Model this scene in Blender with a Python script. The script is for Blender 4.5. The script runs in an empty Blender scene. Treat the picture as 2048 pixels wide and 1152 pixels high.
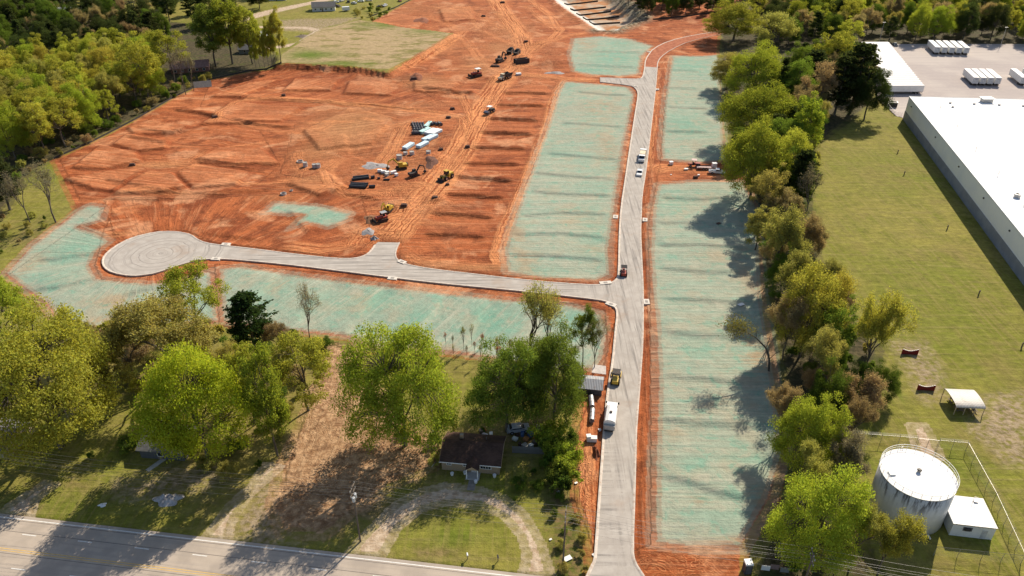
import bpy, bmesh, math, random
import numpy as np
from mathutils import Vector, Matrix
from mathutils.geometry import tessellate_polygon
R = math.radians
random.seed(7); rng = np.random.default_rng(7)
scene = bpy.context.scene
COL = scene.collection

# ------------------------------------------------------------------ camera
CAM_H = 105.0; PITCH = R(31.5); FPX = 1500.0
cam_d = bpy.data.cameras.new('camera'); cam = bpy.data.objects.new('camera', cam_d); COL.objects.link(cam)
cam.location = (0, 0, CAM_H); cam.rotation_euler = (R(90) - PITCH, 0, 0)
cam_d.sensor_width = 36.0; cam_d.lens = 36.0 * FPX / 2048.0
cam_d.clip_start = 1.0; cam_d.clip_end = 9000.0
scene.camera = cam

# ------------------------------------------------------------------ light
SUN_AZ = R(34); SUN_EL = R(38)
world = bpy.data.worlds.new('World'); scene.world = world; world.use_nodes = True
wn = world.node_tree; wn.nodes.clear()
sky = wn.nodes.new('ShaderNodeTexSky'); sky.sky_type = 'NISHITA'; sky.sun_disc = False
sky.sun_elevation = SUN_EL; sky.sun_rotation = SUN_AZ; sky.air_density = 1.0; sky.dust_density = 1.2
bg = wn.nodes.new('ShaderNodeBackground'); bg.inputs['Strength'].default_value = 0.09
wo = wn.nodes.new('ShaderNodeOutputWorld')
wn.links.new(sky.outputs[0], bg.inputs[0]); wn.links.new(bg.outputs[0], wo.inputs[0])
sun_d = bpy.data.lights.new('sun', 'SUN'); sun_d.energy = 4.6; sun_d.angle = R(0.5); sun_d.color = (1.0, 0.90, 0.74)
sun = bpy.data.objects.new('sun', sun_d); COL.objects.link(sun)
sdir = Vector((math.sin(SUN_AZ) * math.cos(SUN_EL), math.cos(SUN_AZ) * math.cos(SUN_EL), math.sin(SUN_EL)))
sun.rotation_euler = sdir.to_track_quat('Z', 'Y').to_euler(); sun.location = (150, 200, 300)
scene.view_settings.view_transform = 'Standard'; scene.view_settings.look = 'None'
scene.view_settings.exposure = 0.56; scene.view_settings.gamma = 1.0
scene.render.engine = 'CYCLES'

# ------------------------------------------------------------------ survey: a sighting in the photograph -> metres on the ground
_s, _c = math.sin(PITCH), math.cos(PITCH)
def at(px, py, z=0.0):
    u = (px - 1024.0) / FPX; v = (py - 576.0) / FPX
    t = (CAM_H - z) / (_s + v * _c)
    return Vector((u * t, (_c - v * _s) * t, z))
def G(pts): return [tuple(at(*p)[:2]) for p in pts]
def rise(bx, by, ty):
    """height of a thing standing at sighting (bx,by) whose top is sighted at row ty"""
    b = at(bx, by); lo, hi = 0.0, 90.0
    for _ in range(40):
        m = (lo + hi) / 2; dz = m - CAM_H
        zc = b.y * _c - dz * _s; yc = -b.y * _s - dz * _c
        if 576 + FPX * yc / zc > ty: lo = m
        else: hi = m
    return lo
def sight(p):
    dz = p[2] - CAM_H; zc = p[1] * _c - dz * _s; return 1024 + FPX * p[0] / zc, 576 + FPX * (-p[1] * _s - dz * _c) / zc
_ONES = 'first second third fourth fifth sixth seventh eighth ninth tenth eleventh twelfth thirteenth fourteenth fifteenth sixteenth seventeenth eighteenth nineteenth'.split()
_TENS = ['', '', 'twent', 'thirt', 'fort', 'fift']
def ordinal(n):
    if n < 20: return _ONES[n - 1]
    return _TENS[n // 10] + ('ieth' if n % 10 == 0 else 'y-' + _ONES[n % 10 - 1])
def mpp(px, py):
    a, b = at(px - .5, py), at(px + .5, py); return (b - a).length     # metres per photo pixel, sideways

# ------------------------------------------------------------------ node helpers
def new_mat(name):
    m = bpy.data.materials.new(name); m.use_nodes = True
    m.node_tree.nodes.clear(); return m
class NT:
    def __init__(s, m): s.t = m.node_tree; s.n = s.t.nodes; s.l = s.t.links
    def put(s, inp, v):
        if hasattr(v, 'is_linked') or isinstance(v, bpy.types.NodeSocket): s.l.new(v, inp)
        else:
            if inp.type == 'RGBA' and len(v) == 3: v = (*v, 1)
            inp.default_value = v
    def node(s, t, **kw):
        n = s.n.new(t)
        for k, v in kw.items(): setattr(n, k, v)
        return n
    def m(s, op, a, b=0.0, c=0.0, clamp=False):
        n = s.node('ShaderNodeMath', operation=op, use_clamp=clamp)
        s.put(n.inputs[0], a); s.put(n.inputs[1], b); s.put(n.inputs[2], c); return n.outputs[0]
    def mix(s, f, a, b, mode='MIX'):
        n = s.node('ShaderNodeMix', data_type='RGBA', blend_type=mode)
        s.put(n.inputs[0], f); s.put(n.inputs[6], a); s.put(n.inputs[7], b); return n.outputs[2]
    def step(s, x, lo, hi, smooth=True):
        n = s.node('ShaderNodeMapRange', interpolation_type='SMOOTHSTEP' if smooth else 'LINEAR')
        s.put(n.inputs[0], x); s.put(n.inputs[1], lo); s.put(n.inputs[2], hi); return n.outputs[0]
    def noise(s, vec, scale, detail=3.0, rough=0.55, dist=0.0):
        n = s.node('ShaderNodeTexNoise'); s.put(n.inputs['Vector'], vec)
        n.inputs['Scale'].default_value = scale; n.inputs['Detail'].default_value = detail
        n.inputs['Roughness'].default_value = rough; n.inputs['Distortion'].default_value = dist
        return n.outputs[0]
    def mapv(s, vec, sc=(1, 1, 1), rot=(0, 0, 0)):
        n = s.node('ShaderNodeMapping'); s.put(n.inputs[0], vec)
        n.inputs['Scale'].default_value = sc; n.inputs['Rotation'].default_value = rot; return n.outputs[0]
    def attr(s, name, vec=False):
        n = s.node('ShaderNodeAttribute', attribute_name=name); return n.outputs['Vector' if vec else 'Fac']
    def pos(s): return s.node('ShaderNodeNewGeometry').outputs['Position']
    def obj(s): return s.node('ShaderNodeTexCoord').outputs['Object']
    def out(s, shader):
        o = s.node('ShaderNodeOutputMaterial'); s.l.new(shader, o.inputs[0])
    def pbr(s, col, rough=0.9, metal=0.0, bump=None, bstr=0.3, bdist=0.1, spec=0.3):
        p = s.node('ShaderNodeBsdfPrincipled'); s.put(p.inputs['Base Color'], col); s.put(p.inputs['Roughness'], rough)
        p.inputs['Metallic'].default_value = metal; p.inputs['Specular IOR Level'].default_value = spec
        if bump is not None:
            b = s.node('ShaderNodeBump'); b.inputs['Strength'].default_value = bstr; b.inputs['Distance'].default_value = bdist
            s.put(b.inputs['Height'], bump); s.l.new(b.outputs[0], p.inputs['Normal'])
        s.out(p.outputs[0]); return p
MATS = {}
def simple(name, col, rough=0.7, metal=0.0, var=0.18, scale=1.5, spec=0.3, dirt=None):
    """painted / metal / plastic surface with wear"""
    if name in MATS: return MATS[name]
    m = new_mat(name); t = NT(m); p = t.obj()
    n = t.noise(p, scale, 4); n2 = t.noise(p, scale * 6, 3)
    k = t.m('ADD', t.m('MULTIPLY', n, 0.7), t.m('MULTIPLY', n2, 0.3))
    lo = tuple(c * (1 - var) for c in col); hi = tuple(min(1, c * (1 + var)) for c in col)
    c = t.mix(t.step(k, 0.3, 0.7), lo, hi)
    if dirt: c = t.mix(t.m('MULTIPLY', t.step(t.noise(p, scale * 2.3, 5), 0.5, 0.75), dirt[3]), c, dirt[:3])
    t.pbr(c, rough, metal, n2, 0.15, 0.02, spec); MATS[name] = m; return m

# ------------------------------------------------------------------ object helpers
def tag(o, label=None, cat=None, group=None, kind=None):
    if label: o['label'] = label
    if cat: o['category'] = cat
    if group: o['group'] = group
    if kind: o['kind'] = kind
    return o
def empty(name, loc=(0, 0, 0), rz=0.0, parent=None):
    o = bpy.data.objects.new(name, None); COL.objects.link(o); o.location = loc; o.rotation_euler = (0, 0, rz)
    o.empty_display_size = 0.3; o.parent = parent; return o
class MB:
    """collects simple solids, build() links them as one mesh object"""
    def __init__(s): s.v = []; s.f = []
    def _add(s, vs, fs):
        b = len(s.v); s.v += [tuple(v) for v in vs]; s.f += [tuple(b + i for i in f) for f in fs]; return s
    def box(s, x0, x1, y0, y1, z0, z1, top=(1, 1), shift=(0, 0), rz=0.0):
        cx, cy = (x0 + x1) / 2, (y0 + y1) / 2; hx, hy = (x1 - x0) / 2, (y1 - y0) / 2
        vs = [(-hx, -hy, z0), (hx, -hy, z0), (hx, hy, z0), (-hx, hy, z0)]
        a, b = top; sx, sy = shift
        vs += [(-hx * a + sx, -hy * b + sy, z1), (hx * a + sx, -hy * b + sy, z1), (hx * a + sx, hy * b + sy, z1), (-hx * a + sx, hy * b + sy, z1)]
        cr, sr = math.cos(rz), math.sin(rz)
        vs = [(cx + x * cr - y * sr, cy + x * sr + y * cr, z) for x, y, z in vs]
        return s._add(vs, [(0, 3, 2, 1), (4, 5, 6, 7), (0, 1, 5, 4), (1, 2, 6, 5), (2, 3, 7, 6), (3, 0, 4, 7)])
    def cyl(s, p, q, r0, r1=None, n=10, caps=True):
        r1 = r0 if r1 is None else r1; p = Vector(p); q = Vector(q); d = (q - p).normalized()
        a = d.orthogonal().normalized(); b = d.cross(a); vs = []
        for c, r in ((p, r0), (q, r1)):
            for i in range(n):
                t = 2 * math.pi * i / n; vs.append(c + (a * math.cos(t) + b * math.sin(t)) * r)
        fs = [(i, (i + 1) % n, n + (i + 1) % n, n + i) for i in range(n)]
        if caps: fs += [tuple(range(n - 1, -1, -1)), tuple(range(n, 2 * n))]
        return s._add(vs, fs)
    def tube(s, pts, rad, n=5):
        for i in range(len(pts) - 1):
            r0 = rad[i] if hasattr(rad, '__len__') else rad; r1 = rad[i + 1] if hasattr(rad, '__len__') else rad
            s.cyl(pts[i], pts[i + 1], r0, r1, n, caps=False)
        return s
    def ring(s, c, ro, ri, z0, z1, n=20):
        cx, cy = c; vs = []
        for r, z in ((ro, z0), (ro, z1), (ri, z1), (ri, z0)):
            for i in range(n): t = 2 * math.pi * i / n; vs.append((cx + r * math.cos(t), cy + r * math.sin(t), z))
        fs = []
        for k in range(4):
            for i in range(n): a, b = k * n, ((k + 1) % 4) * n; fs.append((a + i, a + (i + 1) % n, b + (i + 1) % n, b + i))
        return s._add(vs, fs)
    def prism(s, prof, x0, x1, axis='x'):
        """profile in (y,z) swept along x (axis x) or profile in (x,z) swept along y"""
        n = len(prof)
        if axis == 'x': vs = [(x0, a, b) for a, b in prof] + [(x1, a, b) for a, b in prof]
        else: vs = [(a, x0, b) for a, b in prof] + [(a, x1, b) for a, b in prof]
        fs = [(i, (i + 1) % n, n + (i + 1) % n, n + i) for i in range(n)] + [tuple(range(n - 1, -1, -1)), tuple(range(n, 2 * n))]
        return s._add(vs, fs)
    def build(s, name, mat, parent=None, smooth=False, loc=None):
        me = bpy.data.meshes.new(name); me.from_pydata(s.v, [], s.f); me.update()
        bm = bmesh.new(); bm.from_mesh(me); bmesh.ops.recalc_face_normals(bm, faces=bm.faces); bm.to_mesh(me); bm.free()
        if mat: me.materials.append(mat)
        if smooth: me.polygons.foreach_set('use_smooth', [True] * len(me.polygons))
        o = bpy.data.objects.new(name, me); COL.objects.link(o); o.parent = parent
        if loc: o.location = loc
        return o
def copy_tree(o, parent=None):
    c = o.copy(); COL.objects.link(c); c.parent = parent
    for ch in list(KIDS(o)): copy_tree(ch, c)
    return c
def KIDS(o): return [x for x in o.children]
# ================================================================== GROUND
# outlines as sighted, turned to metres by G()
STREET = [(1168,1162),(1183,1130),(1188,1121),(1190,1101),(1196.5,1004),(1204,901),(1206.5,861),(1214,783),(1224,726),(1230,660),(1234,626),(1230,614),(1218,605),(1200,600),
 (1114,590),(1010,579),(912,570),(837,562),(782,555),(687,543),(600,532),(512,523),(460,518.5),(412,517.5),(380,524),(350,533),(325,542),(300,549),(262,552.5),(225,546),(208,536),(203.5,524),(207,512),(225,495),(262,475),(312,463.5),(345,462.5),(365,465),(382,469),(400,482),(425,488.5),
 (512,498),(587,508),(672,517),(709,517),(730,511),(741,502),(749,490),(756,484),(799,485),(793,498),(791,508),(794,519),(809,528),(862,538),(940,547),(1024,557),(1120,566),(1199,570.5),(1224,565),(1234,557),(1236.5,545),
 (1238,463),(1241.5,413),(1250,358),(1260,290),(1270,225),(1276,190),(1274,180),(1264,171),(1200,164),(1200,155),(1250,157),(1280,158),(1286,152),(1289,133),
 (1315,135),(1311.5,180),(1306,225),(1299,287),(1293,338),(1284,393),(1283,433),(1281.5,463),(1284,520),(1286.5,570),(1287,601),(1286.5,681),(1281.5,751),(1274,851),(1273,864),(1270,989),(1266,1101),(1270,1124),(1286,1149),(1296,1164)]
CLAYSTREET = [(1289,133),(1290,122),(1294,113),(1306,97),(1336,82),(1386,70),(1450,61),(1450,67),(1379,82),(1341,100),(1322,114),(1316,124),(1315,135)]
HWY_A, HWY_B = at(0, 1027), at(1024, 1145)          # north edge of the highway
HYD = {
 'a': [(1128,162),(1200,168),(1258,174),(1272,190),(1262,240),(1250,300),(1238,380),(1230,440),(1222,500),(1226,550),(1195,563),(1090,558),(1010,546),(1003,500),(1025,430),(1055,350),(1085,270),(1105,215),(1115,180)],
 'b': [(1145,77),(1200,72),(1262,78),(1308,93),(1286,112),(1280,148),(1240,152),(1190,150),(1145,142),(1136,110)],
 'c': [(1342,112),(1440,110),(1452,300),(1470,322),(1400,326),(1322,318),(1318,300),(1326,200)],
 'd': [(1312,368),(1380,362),(1490,362),(1520,420),(1530,600),(1550,720),(1575,900),(1545,1000),(1490,1098),(1400,1100),(1302,1090),(1302,1000),(1304,900),(1310,760),(1306,640),(1300,600),(1296,500),(1300,420)],
 'e': [(432,537),(480,530),(600,548),(700,560),(860,580),(1010,596),(1130,606),(1205,626),(1222,660),(1212,720),(1195,740),(1100,742),(900,705),(740,700),(700,676),(560,662),(440,645)],
 'f': [(215,413),(206,440),(160,452),(205,468),(225,480),(195,505),(186,530),(200,556),(300,566),(360,560),(425,538),(445,645),(300,655),(120,660),(90,610),(5,548),(60,490),(155,420),(180,408)],
 'g': [(548,404),(640,410),(708,425),(700,440),(655,457),(612,448),(575,461),(585,450),(606,432),(522,428)]}
CLAY = [(104,322),(180,287),(270,241),(350,196),(420,161),(500,144),(575,137),(700,143),(775,154),(820,128),(905,76),(800,63),(738,46),(790,18),(830,-4),(800,-60),(1560,-60),(1460,20),(1440,60),(1434,120),(1450,330),(1500,362),(1512,420),(1525,600),(1545,720),(1570,900),(1550,1000),(1490,1098),(1490,1170),(1170,1170),(1178,1130),(1172,1060),(1150,1000),(1145,900),(1158,800),(1150,740),(900,712),(740,705),(700,680),(560,665),(440,650),(120,665),(85,612),(0,550),(60,488),(150,420)]
TRAIL = [(655,690),(715,695),(750,760),(810,830),(870,880),(870,935),(780,975),(700,1030),(650,1075),(560,1070),(540,1010),(560,930),(598,850),(636,760)]
FIELD = [(560,137),(560,118),(600,92),(640,66),(720,48),(800,60),(905,76),(860,108),(775,152),(700,142),(620,138)]
GRAVEL = [(697,1108),(735,1065),(790,1010),(840,982),(890,970),(960,978),(1010,995),(1050,1030),(1082,1085),(1102,1152),(1045,1150),(1054,1110),(1042,1070),(1010,1032),(960,1007),(890,1004),(835,1020),(795,1055),(762,1114)]
DRIVE1 = [(408,1078),(424,1058),(460,1010),(500,975),(530,930),(560,935),(500,990),(470,1030),(456,1066),(458,1082)]
DRIVE0 = [(0,1030),(20,1010),(60,985),(90,965),(110,970),(70,1000),(62,1032)]
LOOP = [(478,92),(500,97),(545,98),(600,90),(640,70),(646,60),(620,54),(560,53),(490,52),(490,56),(560,57),(612,58),(632,64),(622,74),(590,86),(545,93),(500,92)]
TOPROAD = [(480,36),(530,22),(600,8),(660,-6),(690,-6),(620,10),(545,28),(490,42)]
TOPROAD2 = [(0,16),(60,10),(110,4),(150,-6),(170,-6),(110,9),(60,15),(0,22)]
GPATH = [(1818,852),(1850,850),(1872,890),(1880,915),(1836,915),(1830,885)]
DIRTR = [(1960,800),(2060,790),(2060,930),(2020,930),(1990,890),(1955,860)]
WOODL = [(-120,480),(0,440),(60,345),(110,318),(270,238),(420,158),(520,138),(560,130),(520,60),(300,40),(-200,40)]
WOODR = [(1440,40),(1440,200),(1480,330),(1500,420),(1540,600),(1560,740),(1600,900),(1560,1000),(1500,1160),(1760,1170),(1720,1060),(1660,900),(1740,800),(1760,700),(1680,600),(1620,480),(1620,300),(1740,210),(1760,90),(2060,95),(2200,-60),(1440,-60)]
YARD = [(1752,196),(1740,110),(1760,88),(2100,88),(2300,300),(1820,240),(1790,232)]
BASIN = [(1094,-14),(1120,10),(1196,62),(1232,62),(1292,36),(1262,6),(1225,-20)]
SCRUB = [(1145,1000),(1168,1040),(1178,1130),(1168,1165),(1100,1165),(1095,1080),(1100,1000),(1120,880)]

def seg_dist(X, Y, pts, closed=False):
    """distance, signed side and run along a polyline"""
    P = list(pts) + ([pts[0]] if closed else [])
    best = np.full(X.shape, 1e9); side = np.zeros(X.shape); run = np.zeros(X.shape); L = 0.0
    for (ax, ay), (bx, by) in zip(P[:-1], P[1:]):
        dx, dy = bx - ax, by - ay; ll = math.hypot(dx, dy) + 1e-9
        t = np.clip(((X - ax) * dx + (Y - ay) * dy) / ll ** 2, 0, 1)
        d = np.hypot(X - ax - t * dx, Y - ay - t * dy); k = d < best
        best = np.where(k, d, best); side = np.where(k, np.sign((X - ax) * dy - (Y - ay) * dx), side)
        run = np.where(k, L + t * ll, run); L += ll
    return best, side, run, L
def inside(X, Y, pts):
    r = np.zeros(X.shape, bool); j = len(pts) - 1
    for i in range(len(pts)):
        xi, yi = pts[i]; xj, yj = pts[j]
        if yi != yj:
            k = ((yi > Y) != (yj > Y)) & (X < (xj - xi) * (Y - yi) / (yj - yi) + xi); r ^= k
        j = i
    return r
def sdf(X, Y, pts, far=25.0):
    """signed distance, + inside, clamped to +-far"""
    out = np.full(X.shape, -far); a = np.array(pts)
    k = (X > a[:, 0].min() - far) & (X < a[:, 0].max() + far) & (Y > a[:, 1].min() - far) & (Y < a[:, 1].max() + far)
    if k.any():
        x, y = X[k], Y[k]; d = seg_dist(x, y, pts, True)[0]
        out[k] = np.clip(np.where(inside(x, y, pts), d, -d), -far, far)
    return out
def near(X, Y, pts, far):
    a = np.array(pts)
    return (X > a[:, 0].min() - far) & (X < a[:, 0].max() + far) & (Y > a[:, 1].min() - far) & (Y < a[:, 1].max() + far)
def sm(x, a, b):
    t = np.clip((x - a) / (b - a), 0, 1); return t * t * (3 - 2 * t)
def hashn(X, Y, s, seed=0):
    """cheap smooth value noise"""
    x = X / s + seed * 17.3; y = Y / s - seed * 9.1
    xi = np.floor(x); yi = np.floor(y); fx = x - xi; fy = y - yi; fx = fx * fx * (3 - 2 * fx); fy = fy * fy * (3 - 2 * fy)
    h = lambda a, b: np.modf(np.abs(np.sin(a * 127.1 + b * 311.7 + seed) * 43758.5453))[0]
    return (h(xi, yi) * (1 - fx) + h(xi + 1, yi) * fx) * (1 - fy) + (h(xi, yi + 1) * (1 - fx) + h(xi + 1, yi + 1) * fx) * fy

gSTREET = G(STREET); gCST = G(CLAYSTREET); gFIELD = G(FIELD); gBASIN = G(BASIN); gYARD = G(YARD); gCLAY = G(CLAY)
HW_D = (HWY_B - HWY_A).normalized(); HW_N = Vector((-HW_D.y, HW_D.x, 0))      # along, towards the site
def hwy_v(X, Y): return (X - HWY_A.x) * HW_N.x + (Y - HWY_A.y) * HW_N.y      # <0 on the highway
# terrace edges between the building plots: [(sighted ends), drop, width]
STEPS = []
for (x0, y0), (x1, y1), a in [((1002,187),(1100,187),.8),((990,211),(1092,213),.8),((972,237),(1080,241),.9),((955,264),(1068,268),.9),((940,295),(1056,298),.8),((925,327),(1042,329),.7),
        ((905,353),(1030,362),.8),((885,388),(1012,396),.7),((858,426),(992,436),.7),((842,468),(976,476),.6)]: STEPS.append((G([(x0,y0),((x0+x1)/2,(y0+y1)/2-1),(x1,y1)]), a * 1.75, .6))
for l in [[(1150,183),(1215,190),(1262,192)],[(1120,245),(1190,250),(1250,254)],[(1090,305),(1160,312),(1240,318)],[(1065,345),(1140,352),(1236,360)],[(1060,382),(1130,388),(1228,392)],[(1040,432),(1120,425),(1222,430)],[(1020,470),(1120,468),(1218,476)],[(1010,510),(1110,512),(1215,520)],
          [(1318,395),(1400,398),(1480,394)],[(1310,447),(1400,444),(1500,452)],[(1310,490),(1400,490),(1500,497)],[(1312,535),(1400,543),(1500,546)],[(1318,597),(1400,600),(1520,606)],[(1318,664),(1400,670),(1520,676)],[(1318,752),(1400,758),(1530,772)],[(1312,838),(1400,848),(1540,850)],[(1312,948),(1370,962),(1440,985),(1540,1010)],
          [(1335,140),(1400,143)],[(1330,175),(1400,178)],[(1330,215),(1420,217)],[(1325,262),(1420,264)],[(1150,103),(1220,104),(1285,106)],[(1150,130),(1220,133),(1280,135)]]:
    STEPS.append((G(l), .6, .7))
for l in [[(560,545),(520,590),(480,640)],[(668,562),(630,600),(590,650)],[(770,575),(730,620),(690,670)],[(890,588),(850,650),(830,680)],[(980,600),(950,650),(935,700)],[(1090,610),(1070,660),(1060,700)],[(330,570),(250,590),(150,640)],[(190,507),(130,515),(70,520)],[(200,555),(120,575),(60,580)]]:
    STEPS.append((G(l), -.75, .9))
BERMS = [([(300,333),(220,340),(130,349)],.5,2.0),([(298,338),(255,362),(215,388)],.6,2.0),([(345,343),(362,366),(380,382)],-.7,2.0),([(390,323),(450,334),(515,342)],.6,2.2),([(385,320),(430,297),(470,280)],.4,2.0),([(278,312),(235,300),(195,289)],.4,2.0),
         ([(345,219),(400,226),(436,236)],.9,2.0),([(460,240),(520,250),(590,256)],.7,2.0),([(210,360),(320,386),(420,388),(520,383),(560,372)],.5,2.5),([(215,400),(320,398),(460,388)],.35,2.5),
         ([(840,178),(890,183),(950,190)],.9,1.6),([(470,196),(600,202),(760,212),(900,226)],.5,2.0),([(560,172),(500,188),(440,230)],.5,2.0),([(680,388),(720,392),(760,400)],.5,1.6),([(250,275),(300,283),(335,290)],.6,2.0),([(270,258),(330,268),(380,262)],.5,1.8),([(590,300),(560,340),(540,372)],.4,2.2),([(210,470),(320,455),(420,470),(520,482)],.5,2.0),([(575,420),(600,452),(620,470)],.3,1.5),([(960,200),(930,260),(880,330),(815,420)],-.35,1.8),([(760,330),(700,310),(690,270)],.4,1.8)]
for l, a, w in BERMS: STEPS.append((G(l), a * 1.7, w * .42))
MOUNDS = [(738,463,3.2,.5),(735,435,4.5,1.0),(860,318,4.5,1.2),(715,152,4,1.0),(830,153,4.5,.9),(1043,116,5,1.5),(795,412,4,.9),(878,398,3.5,.9),(1190,905,2.2,1.0),(1188,925,2.0,.7),(1165,870,1.4,.4),(985,158,4,1.2),(940,190,4,1.1),(820,262,4,.4),(660,205,6,.5),(1075,85,7,1.0),(1110,125,8,1.2)]
PADS = [[(150,335),(200,296),(270,303),(278,322),(210,338)],[(132,360),(215,346),(290,339),(228,384),(188,378)],[(232,388),(300,346),(342,351),(368,378),(330,386)],[(356,346),(390,329),(500,346),(470,371),(390,378)],[(396,318),(440,297),(520,300),(556,328),(470,331)],[(257,257),(300,245),(375,255),(350,267),(272,270)],[(228,289),(255,271),(335,284),(330,298),(272,301)],[(425,193),(500,166),(560,161),(482,194)],[(405,250),(462,206),(600,216),(560,244),(470,246)],[(610,262),(700,217),(785,236),(742,288),(640,300)],[(590,160),(680,160),(660,182),(570,182)],[(700,165),(800,170),(780,192),(690,188)],[(740,46),(800,30),(860,40),(830,60)],[(880,20),(940,14),(950,40),(890,44)],[(830,165),(920,165),(900,186),(830,182)],[(580,370),(650,345),(690,375),(640,392)]]
gPADS = [G(p) for p in PADS]
def pads(X, Y):
    o = np.full(np.shape(X), -8.0)
    for p in gPADS: o = np.maximum(o, sdf(X, Y, p, 8.0))
    return o
def height(X, Y):
    X = np.asarray(X, float); Y = np.asarray(Y, float); Z = np.zeros(X.shape)
    cl = sdf(X, Y, gCLAY, 20.0); wc = sm(cl, 0, 6)
    Z += wc * ((hashn(X, Y, 22, 1) - .5) * .5 + (hashn(X, Y, 8, 2) - .5) * .22)
    Z += (1 - wc) * ((hashn(X, Y, 40, 4) - .5) * .5) * sm(hwy_v(X, Y), 2, 14)
    for pts, a, w in STEPS:
        k = near(X, Y, pts, 26)
        if not k.any(): continue
        x, y = X[k], Y[k]; d, s, r, L = seg_dist(x, y, pts)
        e = sm(np.minimum(r, L - r), -.5, 3.0) * (.85 + .3 * hashn(x, y, 4, 6))
        q = -d * s / w                                     # far side of a left-to-right line is +
        Z[k] += a * .5 * np.tanh(q) * np.exp(-d / 6.0) * e * (d < 25)
    Z += .8 * sm(pads(X, Y), -1.5, .3)
    for px, py, r, h in MOUNDS:
        c = at(px, py); k = (abs(X - c.x) < 3 * r) & (abs(Y - c.y) < 3 * r)
        if k.any():
            q = ((X[k] - c.x) ** 2 + (Y[k] - c.y) ** 2) / r ** 2
            Z[k] += h * np.exp(-q) * (.7 + .6 * hashn(X[k], Y[k], 1.6, 5))
    f = sdf(X, Y, gFIELD, 20); Z += 2.6 * sm(f, -4.5, .3)
    b = sdf(X, Y, gBASIN, 25); Z += -5.0 * sm(b, 0, 11) + .9 * sm(b, -6, -1) * (1 - sm(b, -1, 1))
    # streets are cut flat into the ground
    for poly in (gSTREET, gCST):
        d = sdf(X, Y, poly, 12)
        Z = Z * sm(-d, .6, 6.0) + (-.34 if poly is gSTREET else -.05) * sm(d, -.35, .12) + .03 * (d > -.35) * (d < -.3)
    hv = -hwy_v(X, Y); Z = Z * sm(-hv, .5, 8) - .3 * sm(hv, -.3, .3)
    y = sdf(X, Y, gYARD, 15); Z = Z * sm(-y, .5, 6) - .3 * sm(y, .2, .9)
    return Z
def gz(x, y): return float(height(np.array([x]), np.array([y]))[0])
def on(px, py, dz=0.0):
    p = at(px, py); z = gz(p.x, p.y); p = at(px, py, z); p.z = gz(p.x, p.y) + dz; return p

# grid: rows and columns open out with distance
ys = [62.0]
while ys[-1] < 640: ys.append(ys[-1] + .30 * (ys[-1] / 75.0) ** 0.95 * (.62 if 165 < ys[-1] < 350 else 1.0))
ys = [-600, -300, -100, 0, 30, 50] + ys + [680, 760, 900, 1200, 1700, 2500, 4000, 6000]
ys = np.array(ys); ss = np.linspace(-1, 1, 1001)
ss = np.concatenate([[-8, -4, -2.4, -1.6, -1.2], ss, [1.2, 1.6, 2.4, 4, 8]])
GX = ss[None, :] * (104 + .60 * np.clip(ys, 60, 640))[:, None]; GY = np.repeat(ys[:, None], len(ss), 1)
VX, VY = GX.ravel(), GY.ravel(); VZ = height(VX, VY)
far = 40.0
A = {}
A['sd_clay'] = np.maximum(sdf(VX, VY, gCLAY, 12), -12)
hy = {k: sdf(VX, VY, G(p), 12) for k, p in HYD.items()}
A['sd_hyd'] = np.max(np.stack(list(hy.values())), 0)
A['sd_street'] = np.maximum(sdf(VX, VY, gSTREET, 12), sdf(VX, VY, gCST, 12))
A['sd_trail'] = sdf(VX, VY, G(TRAIL), 12)
A['sd_pad'] = pads(VX, VY)
A['sd_field'] = sdf(VX, VY, gFIELD, 12)
A['sd_gravel'] = np.max(np.stack([sdf(VX, VY, G(p), 6) for p in (GRAVEL, DRIVE1, DRIVE0, GPATH, LOOP, TOPROAD, TOPROAD2)]), 0)
A['sd_dry'] = np.max(np.stack([sdf(VX, VY, G(p), 10) for p in (DIRTR, [(460,1080),(470,1040),(540,960),(600,980),(560,1060),(590,1090)], [(230,960),(420,940),(420,975),(250,1000)], [(1800,690),(1850,690),(1880,790),(1850,800)],[(560,40),(720,35),(640,66),(560,60)])]), 0)
A['sd_wood'] = np.maximum(sdf(VX, VY, G(WOODL), 12), sdf(VX, VY, G(WOODR), 12))
A['sd_scrub'] = sdf(VX, VY, G(SCRUB), 8)
bs = sdf(VX, VY, gBASIN, 25); A['sd_basin'] = bs
d, s, r, L = seg_dist(VX, VY, G([(1080,-40),(1094,-14),(1120,10),(1196,62)])); A['white'] = np.where((s < 0) | (d < 1), sm(d, -1, 1) * sm(14 - d, 0, 1.5), 0) * sm(bs, -1.5, .5)
d, s, r, L = seg_dist(VX, VY, G([(1196,66),(1240,64),(1298,36),(1262,4),(1225,-20)])); A['bank'] = sm(14 - d, 0, 9) * sm(bs, -10, 0)
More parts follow.
